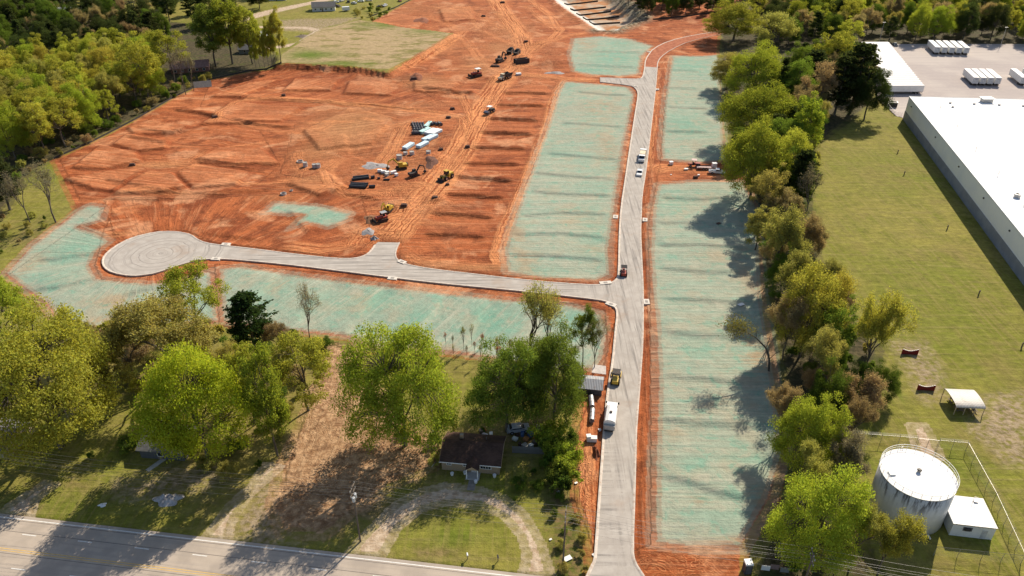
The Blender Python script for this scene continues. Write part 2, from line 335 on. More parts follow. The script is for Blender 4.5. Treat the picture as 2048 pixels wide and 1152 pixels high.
# haul roads and wheel tracks: nearest track, its run and offset
TRACKS = [([(772,484),(800,450),(818,425),(868,372),(925,290),(945,250),(968,212),(1000,165),(1030,130),(1048,102),(1040,70),(1010,30),(985,-10)],5.2,1.0),
 ([(790,484),(835,428),(890,365),(935,300)],3.5,.8),([(925,292),(935,262),(925,236),(880,228),(760,212),(620,201),(540,196),(480,200),(440,225),(425,250)],2.2,.7),
 ([(945,250),(935,215),(925,192),(905,186)],2,.6),([(905,240),(850,236),(812,246),(795,275),(782,302),(752,335),(700,332)],3.0,.75),([(812,246),(790,252),(762,262),(720,280)],2,.4),
 ([(862,370),(820,372),(760,385),(700,388),(662,372),(650,340),(680,315)],2.6,.6),([(818,425),(770,440),(720,460),(700,490),(640,500),(560,490)],2.8,.6),([(830,430),(800,462),(720,470)],2,.5),
 ([(1030,148),(1080,152),(1130,158),(1200,160)],3.0,.9),([(1030,130),(1060,105),(1080,90),(1130,72),(1180,66)],2.5,.7),([(1048,102),(1100,80),(1120,60),(1100,30),(1060,0),(1040,-20)],2.6,.7),
 ([(1128,160),(1112,185),(1095,245),(1065,325),(1035,400),(1010,455),(990,510),(1000,540)],1.9,.75),([(805,500),(830,520),(900,528),(985,536)],2.0,.4),
 ([(1316,136),(1312,200),(1304,290),(1298,340)],1.0,.6),([(1300,345),(1330,335),(1400,340),(1450,345)],3.4,.8),
 ([(1165,860),(1172,920),(1168,1000),(1180,1080),(1190,1120)],2.0,.6),([(1180,790),(1165,850),(1160,900)],1.8,.5),
 ([(1020,148),(990,140),(960,120),(930,80),(900,50),(850,30)],2.6,.4),([(960,60),(1000,80),(1050,100)],2,.5),([(770,150),(820,135),(870,105),(912,80),(930,60)],2.6,.65),([(905,78),(870,66),(800,55),(745,45)],2.2,.4),
 ([(470,245),(560,262),(640,262),(680,240)],2.0,.35),([(590,300),(600,340),(580,370)],2.2,.35),([(250,330),(312,328),(380,322),(420,300)],2.6,.5),([(620,395),(660,372),(700,360)],1.6,.4),
 ([(560,240),(600,222),(690,222),(780,236)],1.8,.25),([(1050,10),(1085,40),(1115,62)],2.4,.5),([(900,10),(960,30),(1010,60)],2.2,.35),([(760,20),(850,12),(930,25),(960,60)],1.6,.35)]
_tr = random.Random(21)
for _k in range(46):
    bx = _tr.uniform(150, 900); by = _tr.uniform(170, 480); ln = _tr.uniform(40, 130); cv = _tr.uniform(-.35, .35); sl = _tr.uniform(-.25, .25); pt = []
    for f in range(6): u_ = f / 5 - .5; pt.append((bx + ln * u_, by + ln * (sl * u_ + cv * (u_ * u_ - .12)) * .55))
    if all(inside(np.array([q[0]]), np.array([q[1]]), CLAY)[0] for q in pt): TRACKS.append((pt, _tr.uniform(.7, 1.7), _tr.uniform(.3, .65)))
for _k in range(22):
    bx = _tr.uniform(760, 1110); by = _tr.uniform(10, 145); ln = _tr.uniform(30, 90); cv = _tr.uniform(-.4, .4); sl = _tr.uniform(-.6, .6); pt = []
    for f in range(6): u_ = f / 5 - .5; pt.append((bx + ln * u_, by + ln * (sl * u_ + cv * (u_ * u_ - .12)) * .4))
    if all(inside(np.array([q[0]]), np.array([q[1]]), CLAY)[0] for q in pt): TRACKS.append((pt, _tr.uniform(1.0, 2.2), _tr.uniform(.3, .6)))
trk = np.zeros(VX.shape); tu = np.zeros(VX.shape); tv = np.zeros(VX.shape); bestk = np.full(VX.shape, 1e9)
for pts, w, a in TRACKS:
    g = G(pts); k = near(VX, VY, g, w * 2.2)
    x, y = VX[k], VY[k]; d, s, r, L = seg_dist(x, y, g)
    mk = a * (1 - sm(d, w * .75, w * 1.5)) * sm(np.minimum(r, L - r), -1, 6)
    b = d / w; q = b < bestk[k]
    idx = np.where(k)[0]
    trk[idx] = np.maximum(trk[idx], mk); sel = idx[q]
    tu[sel] = (d * s)[q]; tv[sel] = r[q]; bestk[sel] = b[q]
A['trk'] = trk
# brush direction of the graded soil: (along, across) in metres
fu = VX.copy(); fv = VY.copy()
def setflow(px_poly, ang=None, centre=None, path=None):
    p = G(px_poly); k = near(VX, VY, p, 0); i = np.where(k)[0]; i = i[inside(VX[i], VY[i], p)]
    if centre is not None:
        c = at(*centre); rr = np.hypot(VX[i] - c.x, VY[i] - c.y); th = np.arctan2(VY[i] - c.y, VX[i] - c.x); fu[i] = rr; fv[i] = th * 26.0
    elif path is not None:
        d, s, r, L = seg_dist(VX[i], VY[i], G(path)); fu[i] = r; fv[i] = d * s
    else:
        ca, sa = math.cos(ang), math.sin(ang); fu[i] = VX[i] * ca + VY[i] * sa; fv[i] = -VX[i] * sa + VY[i] * ca
setflow([(430,528),(700,550),(1010,585),(1210,620),(1220,760),(900,720),(560,670),(430,650)], ang=R(62))
setflow([(210,400),(420,395),(720,380),(745,480),(700,515),(430,485),(370,460),(230,480)], centre=(330,560))
setflow([(0,560),(230,400),(205,470),(190,530),(205,560),(430,535),(440,660),(90,660)], centre=(300,505))
setflow([(120,320),(270,245),(400,225),(520,260),(560,330),(500,380),(300,395),(160,400)], ang=R(-12))
setflow([(420,165),(560,138),(800,160),(905,215),(700,205),(480,195),(400,215)], ang=R(50))
setflow([(590,250),(700,205),(800,250),(760,330),(640,360),(560,350)], ang=R(20))
setflow([(570,960),(655,690),(740,700),(850,900),(700,1010)], path=[(690,690),(665,800),(600,950),(560,1060)])
setflow([(1266,1101),(1302,1090),(1300,600),(1296,450),(1320,330),(1340,110),(1316,135),(1284,393),(1287,601),(1273,864)], ang=R(84))
setflow([(1190,1101),(1150,1000),(1145,880),(1205,740),(1234,626),(1214,783),(1204,901)], ang=R(84))
A['flow'] = np.stack([fu, fv, np.zeros_like(fu)], 1)
A['track_uv'] = np.stack([tv, tu, np.zeros_like(tu)], 1)
# tan (dried, older) soil and stronger dye
def blobs(lst, soft=1.0):
    o = np.zeros(VX.shape)
    for px, py, wx, wy, a in lst:
        c = at(px, py); sx = wx * mpp(px, py); e = at(px, py - wy); sy = (e - c).length
        o = np.maximum(o, a * np.exp(-(((VX - c.x) / sx) ** 2 + ((VY - c.y) / sy) ** 2) * 1.2))
    return o
A['tan'] = blobs([(700,255,90,45,1),(640,300,60,35,.7),(850,165,50,14,.8),(960,130,50,25,.6),(870,90,60,20,.6),(1020,60,50,20,.5),(640,50,110,16,.9),(800,330,70,22,.35),(620,365,60,14,.6),(560,395,60,10,.4),(690,290,70,14,.7),(830,210,60,10,.4),(960,535,90,8,.8),(860,525,40,7,.6),(1150,30,40,15,.3),(820,15,30,12,.4),(1000,95,35,12,.8),(905,20,60,12,.4),(320,330,55,6,.9)])
A['dye'] = blobs([(1190,470,40,60,.5),(1075,548,70,18,.8),(1225,115,55,20,1),(1180,142,60,10,.9),(1240,88,40,8,.8),(150,500,60,30,.7),(90,560,60,18,.5),(660,610,70,30,.5),(760,600,60,35,.7),(980,640,60,40,1),(830,640,70,30,.7),(540,600,60,30,.4),(1380,130,50,20,.8),(1370,250,50,25,.7),(1340,400,40,20,.6),(1400,700,40,20,.6),(1450,660,30,20,.3),(1390,930,40,15,.6),(1490,915,60,15,.5),(1360,600,40,10,.4),(1200,380,40,20,.3),(1110,300,40,20,.35),(1140,640,60,30,.8),(640,430,60,25,.8),(1180,240,40,20,.3),(1420,1020,80,25,.3)])
A['bare'] = blobs([(1200,215,40,30,.5),(1215,300,30,50,.5),(1150,440,40,25,.5),(1050,520,30,30,.7),(1030,470,22,50,.7),(1190,500,40,14,.4),(1500,560,20,60,.6),(1505,700,40,60,.9),(1450,740,50,10,.5),(1430,510,40,12,.5),(1350,860,50,20,.5),(1450,800,60,20,.5),(1400,1000,30,14,.7),(1520,1000,30,40,.7),(1470,1080,60,10,.8),(720,600,30,25,.5),(230,600,60,15,.6),(330,600,40,20,.5),(60,530,20,30,.5),(560,570,30,14,.5),(200,640,60,10,.8),(760,690,150,8,.7),(1370,345,50,6,1),(1050,690,60,12,.4),(1260,80,20,10,.2),(1170,85,20,20,.7)])
A['dark'] = blobs([(420,165,60,8,.7),(700,160,90,8,.7),(850,155,30,6,.8),(300,420,60,10,.4),(1270,40,60,12,.3),(1390,42,60,10,.5),(840,15,30,10,.6),(860,12,30,9,.6),(810,45,40,10,.6),(1010,320,40,60,.25),(880,215,40,8,.5),(700,182,70,10,.5),(620,240,60,14,.5),(520,225,60,12,.5),(260,290,60,10,.4),(480,335,50,10,.5),(340,365,90,9,.35),(600,420,60,14,.3),(940,420,40,40,.25),(960,250,60,50,.3),(740,425,40,12,.4),(1195,900,12,40,.5),(780,870,50,20,.6),(1360,45,60,10,.3),(450,290,60,18,.25),(1100,110,25,30,.6),(1255,215,6,30,.9),(1245,350,8,80,.9)])
A['busy'] = blobs([(840,300,90,45,.9),(800,390,90,40,.8),(880,420,60,40,.7),(740,480,60,20,.8),(1040,130,60,40,.8),(980,60,90,40,.7),(850,20,90,20,.5),(720,340,60,30,.6),(850,520,50,20,.6),(1090,110,40,40,.6),(620,340,60,30,.6),(900,180,40,40,.5),(680,300,60,30,.5),(1170,960,20,90,.8),(1350,1130,100,30,.8),(330,330,100,20,.4),(650,830,60,60,.9),(640,960,60,60,.8)])
A['litter'] = blobs([(700,1010,130,60,1),(820,930,60,50,.9),(560,1040,60,40,.8),(480,1000,90,40,.7),(330,950,90,30,.6),(1000,870,110,40,1),(130,960,120,40,.5),(450,880,160,50,.8),(1130,1060,30,70,.5),(640,720,40,40,.8),(850,880,60,30,.9),(60,470,70,40,.5),(250,720,150,50,.8),(540,800,70,90,.7),(860,1105,90,12,.7),(60,1010,60,20,.5)])
A['lush'] = blobs([(900,1070,110,40,.9),(1740,850,40,40,.4),(1720,920,60,40,.8),(1920,920,40,60,1),(1960,1060,60,40,.8),(1730,720,24,60,.7),(1800,790,16,40,.8),(1880,760,20,40,.5),(150,1010,120,30,.6),(620,120,60,12,1),(680,138,80,6,.9),(760,60,60,6,.7),(860,72,50,5,.8),(670,54,14,8,1),(450,110,40,20,.7),(220,925,40,30,.6),(90,450,60,40,.5),(1650,400,30,60,.3),(1000,980,60,40,.4),(1130,1090,40,60,.8),(730,870,30,12,0)])

NR, NC = GX.shape
me_v = np.stack([VX, VY, VZ], 1)
i0 = (np.arange(NR - 1)[:, None] * NC + np.arange(NC - 1)[None, :]).ravel()
quads = np.stack([i0, i0 + 1, i0 + NC + 1, i0 + NC], 1)
fc = lambda a: a[quads].mean(1)
cls = np.zeros(len(quads), int)
cls[fc(A['sd_clay']) > 0] = 1
for n, k in enumerate(HYD): cls[(fc(hy[k]) > 0)] = 2 + n
cls[(fc(A['sd_field']) > 0)] = 9
cls[fc(bs) > 0] = 10
# ------------------------------------------------------------------ ground material
gm = new_mat('site_ground'); t = NT(gm); P = t.pos()
flow = t.attr('flow', True); tuv = t.attr('track_uv', True)
nL = t.noise(P, .022, 4); nM = t.noise(P, .12, 5, .6); nS = t.noise(P, .8, 4, .6); nF = t.noise(P, 3.5, 3, .65)
st1 = t.noise(t.mapv(flow, (.035, .9, 1)), 1.0, 4, .6, .3)
st2 = t.noise(t.mapv(flow, (.12, 2.6, 1)), 1.0, 3, .6, .2)
st3 = t.noise(t.mapv(flow, (.02, .28, 1)), 1.0, 4, .55, .6)
edge = t.m('ADD', t.m('MULTIPLY', t.m('SUBTRACT', nM, .5), 7.0), t.m('MULTIPLY', t.m('SUBTRACT', nS, .5), 2.6))
def mask(name, soft=.6, amp=1.0, off=0.0):
    x = t.m('ADD', t.m('ADD', t.attr(name), off), t.m('MULTIPLY', edge, amp)); return t.step(x, -soft, soft)
mic = t.noise(P, .42, 9, .78, .3); mic2 = t.noise(t.mapv(flow, (.3, 1.1, 1)), 1.0, 6, .75, .5)
mk = t.m('ADD', t.m('MULTIPLY', mic, .6), t.m('MULTIPLY', mic2, .4))
def grain(col, lo, hi):
    f = t.node('ShaderNodeMapRange'); t.put(f.inputs[0], mk); f.inputs[1].default_value = .34; f.inputs[2].default_value = .66; f.inputs[3].default_value = lo; f.inputs[4].default_value = hi
    cc = t.node('ShaderNodeCombineXYZ'); [t.put(cc.inputs[i], f.outputs[0]) for i in range(3)]
    return t.mix(1.0, col, cc.outputs[0], 'MULTIPLY')
# grass
g = t.mix(t.step(nL, .35, .62), (.188, .200, .024), (.275, .240, .050))
g = t.mix(t.step(nM, .4, .66), g, (.185, .185, .024))
g = t.mix(t.m('MULTIPLY', t.step(st1, .45, .75), .45), g, (.32, .25, .10))
g = t.mix(t.m('MULTIPLY', t.attr('lush'), t.step(nM, .25, .6)), g, (.125, .165, .016))
gd = t.m('ADD', .62, t.m('MULTIPLY', t.m('ADD', t.m('MULTIPLY', nF, .6), t.m('MULTIPLY', nS, .5)), .68))
gc = t.node('ShaderNodeCombineXYZ'); [t.put(gc.inputs[i], gd) for i in range(3)]
g = t.mix(1.0, g, gc.outputs[0], 'MULTIPLY')
mow = t.noise(t.mapv(P, (1.1, .035, 1), (0, 0, R(11))), 1.0, 3, .6, .4)
lawn = t.m('MULTIPLY', t.step(mow, .42, .64), t.step(nM, .3, .62))
g = t.mix(t.m('MULTIPLY', lawn, .6), g, (.29, .235, .075))
g = t.mix(t.m('MULTIPLY', t.step(t.noise(P, .05, 4, .6), .52, .66), .35), g, (.27, .195, .07))
lit = t.mix(t.step(nS, .35, .65), (.15, .095, .045), (.31, .21, .11))
g = t.mix(t.m('MULTIPLY', t.attr('litter'), t.step(t.m('ADD', nM, t.m('MULTIPLY', nS, .5)), .5, .95)), g, lit)
dry = t.mix(t.step(nS, .3, .7), (.27, .19, .10), (.40, .31, .20))
g = t.mix(t.m('MULTIPLY', mask('sd_dry', 3, 1.0), t.step(nS, .3, .55)), g, dry)
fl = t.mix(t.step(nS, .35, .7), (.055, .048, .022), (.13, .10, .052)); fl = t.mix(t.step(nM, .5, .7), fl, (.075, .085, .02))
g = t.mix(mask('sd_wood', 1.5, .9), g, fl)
g = t.mix(t.m('MULTIPLY', mask('sd_scrub', 1.5, .7), .8), g, t.mix(t.step(nS, .4, .6), (.09, .10, .02), (.20, .13, .06)))
fld = t.mix(t.step(t.noise(t.mapv(P, (.5, 1, 1)), .16, 5, .65), .38, .52), (.20, .18, .045), (.44, .32, .175))
fld = t.mix(t.m('MULTIPLY', t.step(st1, .42, .7), .8), fld, (.40, .29, .15)); fld = t.mix(t.m('MULTIPLY', t.attr('lush'), t.step(nM, .2, .5)), fld, (.13, .18, .02))
g = t.mix(mask('sd_field', .8, .35, -.5), g, fld)
# clay
c = t.mix(t.step(st3, .32, .66), (.21, .058, .024), (.42, .140, .055))
c = t.mix(t.m('MULTIPLY', t.step(nL, .45, .62), .45), c, (.50, .20, .092))
c = t.mix(t.m('MULTIPLY', t.step(st1, .50, .68), .65), c, (.60, .30, .165))
c = t.mix(t.m('MULTIPLY', t.step(st2, .52, .68), .6), c, (.17, .047, .02))
c = t.mix(t.m('MULTIPLY', t.step(nM, .51, .62), .65), c, (.145, .042, .02))
c = t.mix(t.m('MULTIPLY', t.step(t.noise(P, .055, 5, .6, .8), .52, .64), .7), c, (.62, .36, .22))
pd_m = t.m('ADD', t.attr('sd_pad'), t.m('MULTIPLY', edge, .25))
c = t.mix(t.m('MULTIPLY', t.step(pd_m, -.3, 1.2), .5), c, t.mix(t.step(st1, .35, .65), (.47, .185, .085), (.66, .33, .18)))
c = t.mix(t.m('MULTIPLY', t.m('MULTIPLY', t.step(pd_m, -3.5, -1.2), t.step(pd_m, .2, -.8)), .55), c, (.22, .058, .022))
c = t.mix(t.m('MULTIPLY', t.attr('dark'), .75), c, (.17, .045, .02))
tanc = t.mix(t.step(st1, .35, .65), (.30, .16, .075), (.48, .28, .15))
c = t.mix(t.m('MULTIPLY', t.attr('tan'), t.step(t.m('ADD', nM, t.m('MULTIPLY', t.m('SUBTRACT', st3, .5), .7)), .18, .42)), c, tanc)
# wheel ruts
wob = t.m('MULTIPLY', t.m('SUBTRACT', t.noise(P, .25, 3), .5), 2.2)
sx = t.node('ShaderNodeSeparateXYZ'); t.put(sx.inputs[0], tuv)
off = t.m('ADD', sx.outputs[1], wob)
rut = t.noise(t.node('ShaderNodeCombineXYZ').outputs[0], 1.0) 
cx = t.node('ShaderNodeCombineXYZ'); t.put(cx.inputs[0], t.m('MULTIPLY', sx.outputs[0], .03)); t.put(cx.inputs[1], t.m('MULTIPLY', off, 1.35))
rut = t.noise(cx.outputs[0], 1.0, 3, .6)
trk_ = t.attr('trk')
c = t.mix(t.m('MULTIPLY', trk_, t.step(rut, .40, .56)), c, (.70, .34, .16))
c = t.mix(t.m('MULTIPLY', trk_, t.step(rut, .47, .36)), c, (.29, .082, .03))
c = t.mix(t.m('MULTIPLY', t.step(nF, .35, .75), .22), c, (.62, .26, .12))
sw = t.noise(t.mapv(P, (.5, .5, 1)), .16, 2, .5, 6.0); sw2 = t.m('SINE', t.m('MULTIPLY', sw, 70.0))
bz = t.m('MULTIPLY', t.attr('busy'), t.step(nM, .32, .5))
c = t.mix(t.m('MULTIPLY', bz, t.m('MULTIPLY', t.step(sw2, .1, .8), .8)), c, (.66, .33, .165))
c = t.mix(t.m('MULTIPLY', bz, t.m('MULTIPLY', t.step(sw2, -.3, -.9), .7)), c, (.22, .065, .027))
g = grain(g, .55, 1.35)
c = t.mix(1.0, grain(c, .62, 1.38), (1.10, .93, .78), 'MULTIPLY')
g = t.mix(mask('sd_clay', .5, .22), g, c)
# loose dirt trail
tr = t.mix(t.step(nS, .35, .65), (.36, .20, .10), (.62, .39, .22)); tr = t.mix(t.m('MULTIPLY', t.step(t.noise(P, .35, 6, .7, .6), .48, .62), .75), tr, (.20, .10, .05))
tr = t.mix(t.m('MULTIPLY', t.attr('dark'), .8), tr, (.16, .06, .03))
tr = t.mix(t.m('MULTIPLY', bz, t.m('MULTIPLY', t.step(sw2, -.2, -.9), .7)), tr, (.25, .12, .055)); tr = t.mix(t.m('MULTIPLY', bz, t.m('MULTIPLY', t.step(sw2, .2, .9), .6)), tr, (.62, .39, .22))
g = t.mix(mask('sd_trail', 1.2, .55), g, tr)
# hydroseed mulch
h = t.mix(t.step(st3, .36, .64), (.385, .405, .325), (.325, .405, .33))
h = t.mix(t.m('MULTIPLY', t.attr('dye'), t.step(t.m('ADD', st3, t.m('MULTIPLY', nM, .4)), .38, .70)), h, (.185, .39, .305))
h = t.mix(t.m('MULTIPLY', t.step(nL, .5, .66), .5), h, (.25, .40, .325))
h = t.mix(t.m('MULTIPLY', t.step(st1, .52, .70), .55), h, (.52, .52, .43))
h = t.mix(t.m('MULTIPLY', t.step(nM, .50, .64), .5), h, (.44, .385, .29))
h = t.mix(t.m('MULTIPLY', t.attr('bare'), t.step(t.m('ADD', nM, t.m('MULTIPLY', t.m('SUBTRACT', st1, .5), .8)), .34, .58)), h, (.43, .30, .19))
h = t.mix(t.m('MULTIPLY', t.step(st2, .54, .72), .32), h, (.20, .225, .18))
h = t.mix(t.m('MULTIPLY', t.step(nF, .5, .75), .45), h, (.20, .24, .19))
blt = t.noise(P, .28, 5, .65, .6)
h = t.mix(t.m('MULTIPLY', t.step(blt, .54, .66), .6), h, (.19, .39, .305))
h = t.mix(t.m('MULTIPLY', t.step(blt, .44, .34), .5), h, (.46, .43, .345))
h = t.mix(t.m('MULTIPLY', t.step(t.noise(P, .55, 5, .7), .62, .72), .3), h, (.40, .25, .15))
h = t.mix(1.0, grain(h, .80, 1.14), (1.0, 1.0, .94), 'MULTIPLY')
hm = t.step(t.m('ADD', t.attr('sd_hyd'), t.m('ADD', t.m('MULTIPLY', edge, .28), t.m('MULTIPLY', t.m('SUBTRACT', st1, .5), 1.2))), -1.2, 2.2)
hm = t.m('MULTIPLY', hm, t.step(t.attr('sd_street'), -.2, -1.4))
g = t.mix(t.m('MULTIPLY', hm, .97), g, h)
# basin
wh = t.mix(t.step(st1, .4, .7), (.80, .77, .70), (.62, .52, .42))
bk = t.mix(t.step(t.noise(P, .5, 4), .4, .6), (.10, .085, .05), (.33, .28, .19))
bf = t.mix(t.step(nM, .4, .6), (.52, .40, .29), (.50, .22, .09))
g = t.mix(t.step(t.attr('sd_basin'), 1.0, 4.0), g, bf)
g = t.mix(t.m('MULTIPLY', t.attr('bank'), t.step(t.m('ADD', nM, nS), .6, 1.0)), g, bk)
g = t.mix(t.attr('white'), g, wh)
# gravel drives
gv = t.mix(t.step(nS, .35, .65), (.42, .30, .195), (.62, .49, .36))
g = t.mix(mask('sd_gravel', .5, .12, -.05), g, gv)
bump = t.m('ADD', t.m('ADD', t.m('MULTIPLY', nS, .2), t.m('MULTIPLY', nF, .14)), t.m('MULTIPLY', st1, .2))
rough_ = t.m('ADD', t.m('ADD', t.m('MULTIPLY', mic, .75), t.m('MULTIPLY', st1, .45)), t.m('ADD', t.m('MULTIPLY', t.m('MULTIPLY', rut, trk_), .9), t.m('MULTIPLY', t.m('MULTIPLY', sw2, bz), .10)))
soil = t.m('MULTIPLY', t.m('MAXIMUM', mask('sd_clay', .5, .22), mask('sd_trail', 1.2, .55)), t.m('SUBTRACT', 1.0, t.m('MULTIPLY', hm, .72)))
bump = t.m('ADD', bump, t.m('MULTIPLY', t.m('SUBTRACT', rough_, .60), soil))
t.pbr(t.mix(1.0, g, (.87, .87, .87), 'MULTIPLY'), .95, 0, bump, 1.0, .8, .12)

GROUND_NAMES = {0: 'ground', 1: 'red_clay_ground', 9: 'field', 10: 'detention_basin'}
GROUND_LABEL = {0: 'olive grass and leaf litter ground around the building site', 1: 'bare red clay ground graded for house plots', 9: 'patchy tan and green field above the red clay', 10: 'pale sediment basin with sloping banks at the top edge',
    2: 'hydroseeded pale teal plots left of the long street', 3: 'teal hydroseeded patch beside the curve of the street', 4: 'hydroseeded strip right of the street, farther end', 5: 'hydroseeded strip right of the street, nearer end', 6: 'hydroseeded band below the cul-de-sac street', 7: 'hydroseeded area wrapping round the cul-de-sac bulb', 8: 'small T-shaped teal hydroseeded patch on red clay'}
for k in range(11):
    q = quads[cls == k]
    if not len(q): continue
    u, inv = np.unique(q, return_inverse=True); inv = inv.reshape(q.shape)
    nm = GROUND_NAMES.get(k, 'hydroseeded_ground')
    me = bpy.data.meshes.new(nm)
    me.vertices.add(len(u)); me.vertices.foreach_set('co', me_v[u].astype(np.float32).ravel())
    me.loops.add(len(q) * 4); me.loops.foreach_set('vertex_index', inv.astype(np.int32).ravel())
    me.polygons.add(len(q)); me.polygons.foreach_set('loop_start', (np.arange(len(q)) * 4).astype(np.int32))
    me.polygons.foreach_set('use_smooth', np.ones(len(q), bool))
    for an, arr in A.items():
        if arr.ndim == 2:
            at_ = me.attributes.new(an, 'FLOAT_VECTOR', 'POINT'); at_.data.foreach_set('vector', arr[u].astype(np.float32).ravel())
        else:
            at_ = me.attributes.new(an, 'FLOAT', 'POINT'); at_.data.foreach_set('value', arr[u].astype(np.float32))
    me.update(calc_edges=True); me.materials.append(gm)
    o = bpy.data.objects.new(nm, me); COL.objects.link(o); tag(o, GROUND_LABEL[k], None, None, 'structure')
del quads, me_v, hy
# ================================================================== ROADS
def sheet(name, pts, z, mat, label, thick=0.25):
    """flat slab over an outline (metres)"""
    P3 = [Vector((x, y, 0)) for x, y in pts]; n = len(P3)
    tris = tessellate_polygon([P3])
    v = [(p.x, p.y, z) for p in P3] + [(p.x, p.y, z - thick) for p in P3]; f = []
    for tr in tris:
        a, b, c_ = [P3[i] for i in tr]
        f.append(tuple(tr) if (b - a).cross(c_ - a).z > 0 else tuple(reversed(tr)))
    f += [(i, (i + 1) % n, n + (i + 1) % n, n + i) for i in range(n)]
    me = bpy.data.meshes.new(name); me.from_pydata(v, [], f); me.update(); me.materials.append(mat)
    o = bpy.data.objects.new(name, me); COL.objects.link(o)
    return tag(o, label, None, None, 'structure')
def smooth_line(pts, closed=False, it=2):
    for _ in range(it):
        q = []; n = len(pts)
        for i in range(n if closed else n - 1):
            a, b = pts[i], pts[(i + 1) % n]
            q += [(a[0] * .75 + b[0] * .25, a[1] * .75 + b[1] * .25), (a[0] * .25 + b[0] * .75, a[1] * .25 + b[1] * .75)]
        pts = q if closed else [pts[0]] + q + [pts[-1]]
    return pts
sm_ = new_mat('street_dust'); t = NT(sm_); P = t.pos()
a1 = t.noise(t.mapv(P, (1.4, .05, 1), (0, 0, R(-8))), 1.0, 4, .6, .4); a2 = t.noise(P, .35, 5, .6); a3 = t.noise(P, 4.0, 3, .6)
a4 = t.noise(t.mapv(P, (.05, 1.2, 1), (0, 0, R(-8))), 1.0, 4, .6, .4)
c = t.mix(t.step(a2, .35, .7), (.47, .425, .385), (.57, .525, .48))
sep = t.node('ShaderNodeSeparateXYZ'); t.put(sep.inputs[0], P)
isL = t.step(sep.outputs[0], 24, 14)
bc = at(300, 507); vd = t.node('ShaderNodeVectorMath', operation='DISTANCE'); t.put(vd.inputs[0], P); vd.inputs[1].default_value = (bc.x + 3, bc.y, 0)
rc = t.node('ShaderNodeCombineXYZ'); t.put(rc.inputs[0], t.m('ADD', t.m('MULTIPLY', vd.outputs['Value'], 1.3), t.m('MULTIPLY', a2, 2.0)))
ringn = t.noise(rc.outputs[0], 1.0, 3, .6); inb = t.step(vd.outputs['Value'], 22, 16)
a4 = t.m('ADD', t.m('MULTIPLY', ringn, inb), t.m('MULTIPLY', a4, t.m('SUBTRACT', 1, inb)))
d = t.m('ADD', t.m('MULTIPLY', a1, t.m('SUBTRACT', 1, isL)), t.m('MULTIPLY', a4, isL))
c = t.mix(t.m('MULTIPLY', t.step(d, .47, .64), .6), c, (.32, .295, .275))
c = t.mix(t.m('MULTIPLY', t.step(t.m('ADD', d, t.m('MULTIPLY', a2, .5)), .80, .96), .65), c, (.24, .22, .205))
c = t.mix(t.m('MULTIPLY', t.step(a3, .45, .8), .25), c, (.62, .59, .56))
c = t.mix(t.m('MULTIPLY', t.step(t.noise(P, .09, 5, .65), .55, .7), .4), c, (.42, .30, .22))
t.pbr(t.mix(1.0, c, (.80, .785, .76), 'MULTIPLY'), .95, 0, a3, .3, .05, .1)
st = sheet('street', gSTREET, 0.0, sm_, 'pale dusty new subdivision street ending in a round cul-de-sac')
ck = new_mat('clay_base'); t = NT(ck); P = t.pos(); n = t.noise(P, .5, 5, .6)
c = t.mix(t.step(n, .35, .65), (.27, .085, .045), (.42, .16, .085)); t.pbr(c, .95, 0, n, .4, .1, .1)
sheet('unpaved_street', [(x, y) for x, y in gCST], 0.004, ck, 'unpaved red clay street bend with white kerbs', .06)
# kerbs
km = simple('kerb_concrete', (.54, .47, .40), .9, 0, .2, .8, .1, (.40, .22, .13, .6))
def kerb(pts, side, label, w=.42, h=.13):
    g = smooth_line(G(pts), False, 1); n = len(g); v = []; f = []
    for i, (x, y) in enumerate(g):
        a = g[max(0, i - 1)]; b = g[min(n - 1, i + 1)]; dx, dy = b[0] - a[0], b[1] - a[1]; l = math.hypot(dx, dy) + 1e-9
        nx, ny = -dy / l * side, dx / l * side                       # towards the carriageway
        o, i1, i2 = (x - nx * .10, y - ny * .10), (x + nx * w * .35, y + ny * w * .35), (x + nx * w, y + ny * w)
        v += [(*o, -.3), (*o, h), (*i1, h), (*i2, .02), (*i2, -.3)]
    for i in range(n - 1):
        for k in range(4): f.append((i * 5 + k, i * 5 + k + 1, (i + 1) * 5 + k + 1, (i + 1) * 5 + k))
    me = bpy.data.meshes.new('kerb'); me.from_pydata(v, [], f); me.update()
    bm = bmesh.new(); bm.from_mesh(me); bmesh.ops.recalc_face_normals(bm, faces=bm.faces); bm.to_mesh(me); bm.free()
    me.materials.append(km)
    o = bpy.data.objects.new('kerb', me); COL.objects.link(o); tag(o, label, None, None, 'structure')
i_ = lambda p: min(range(len(STREET)), key=lambda k: abs(STREET[k][0] - p[0]) + abs(STREET[k][1] - p[1]))
kerb(STREET[0:i_((756,484))], -1, 'concrete kerb along the near side of the cul-de-sac street')
kerb(STREET[i_((799,485)):i_((1200,164)) + 1], -1, 'concrete kerb on the left side of the long street')
kerb(STREET[i_((1200,155)):i_((1289,133)) + 1], -1, 'concrete kerb round the teal patch corner')
kerb(STREET[i_((1315,135)):], -1, 'concrete kerb on the right side of the long street')
kerb(CLAYSTREET[:7], -1, 'white kerb on the outer side of the unpaved bend')
kerb(CLAYSTREET[7:], -1, 'white kerb on the inner side of the unpaved bend')
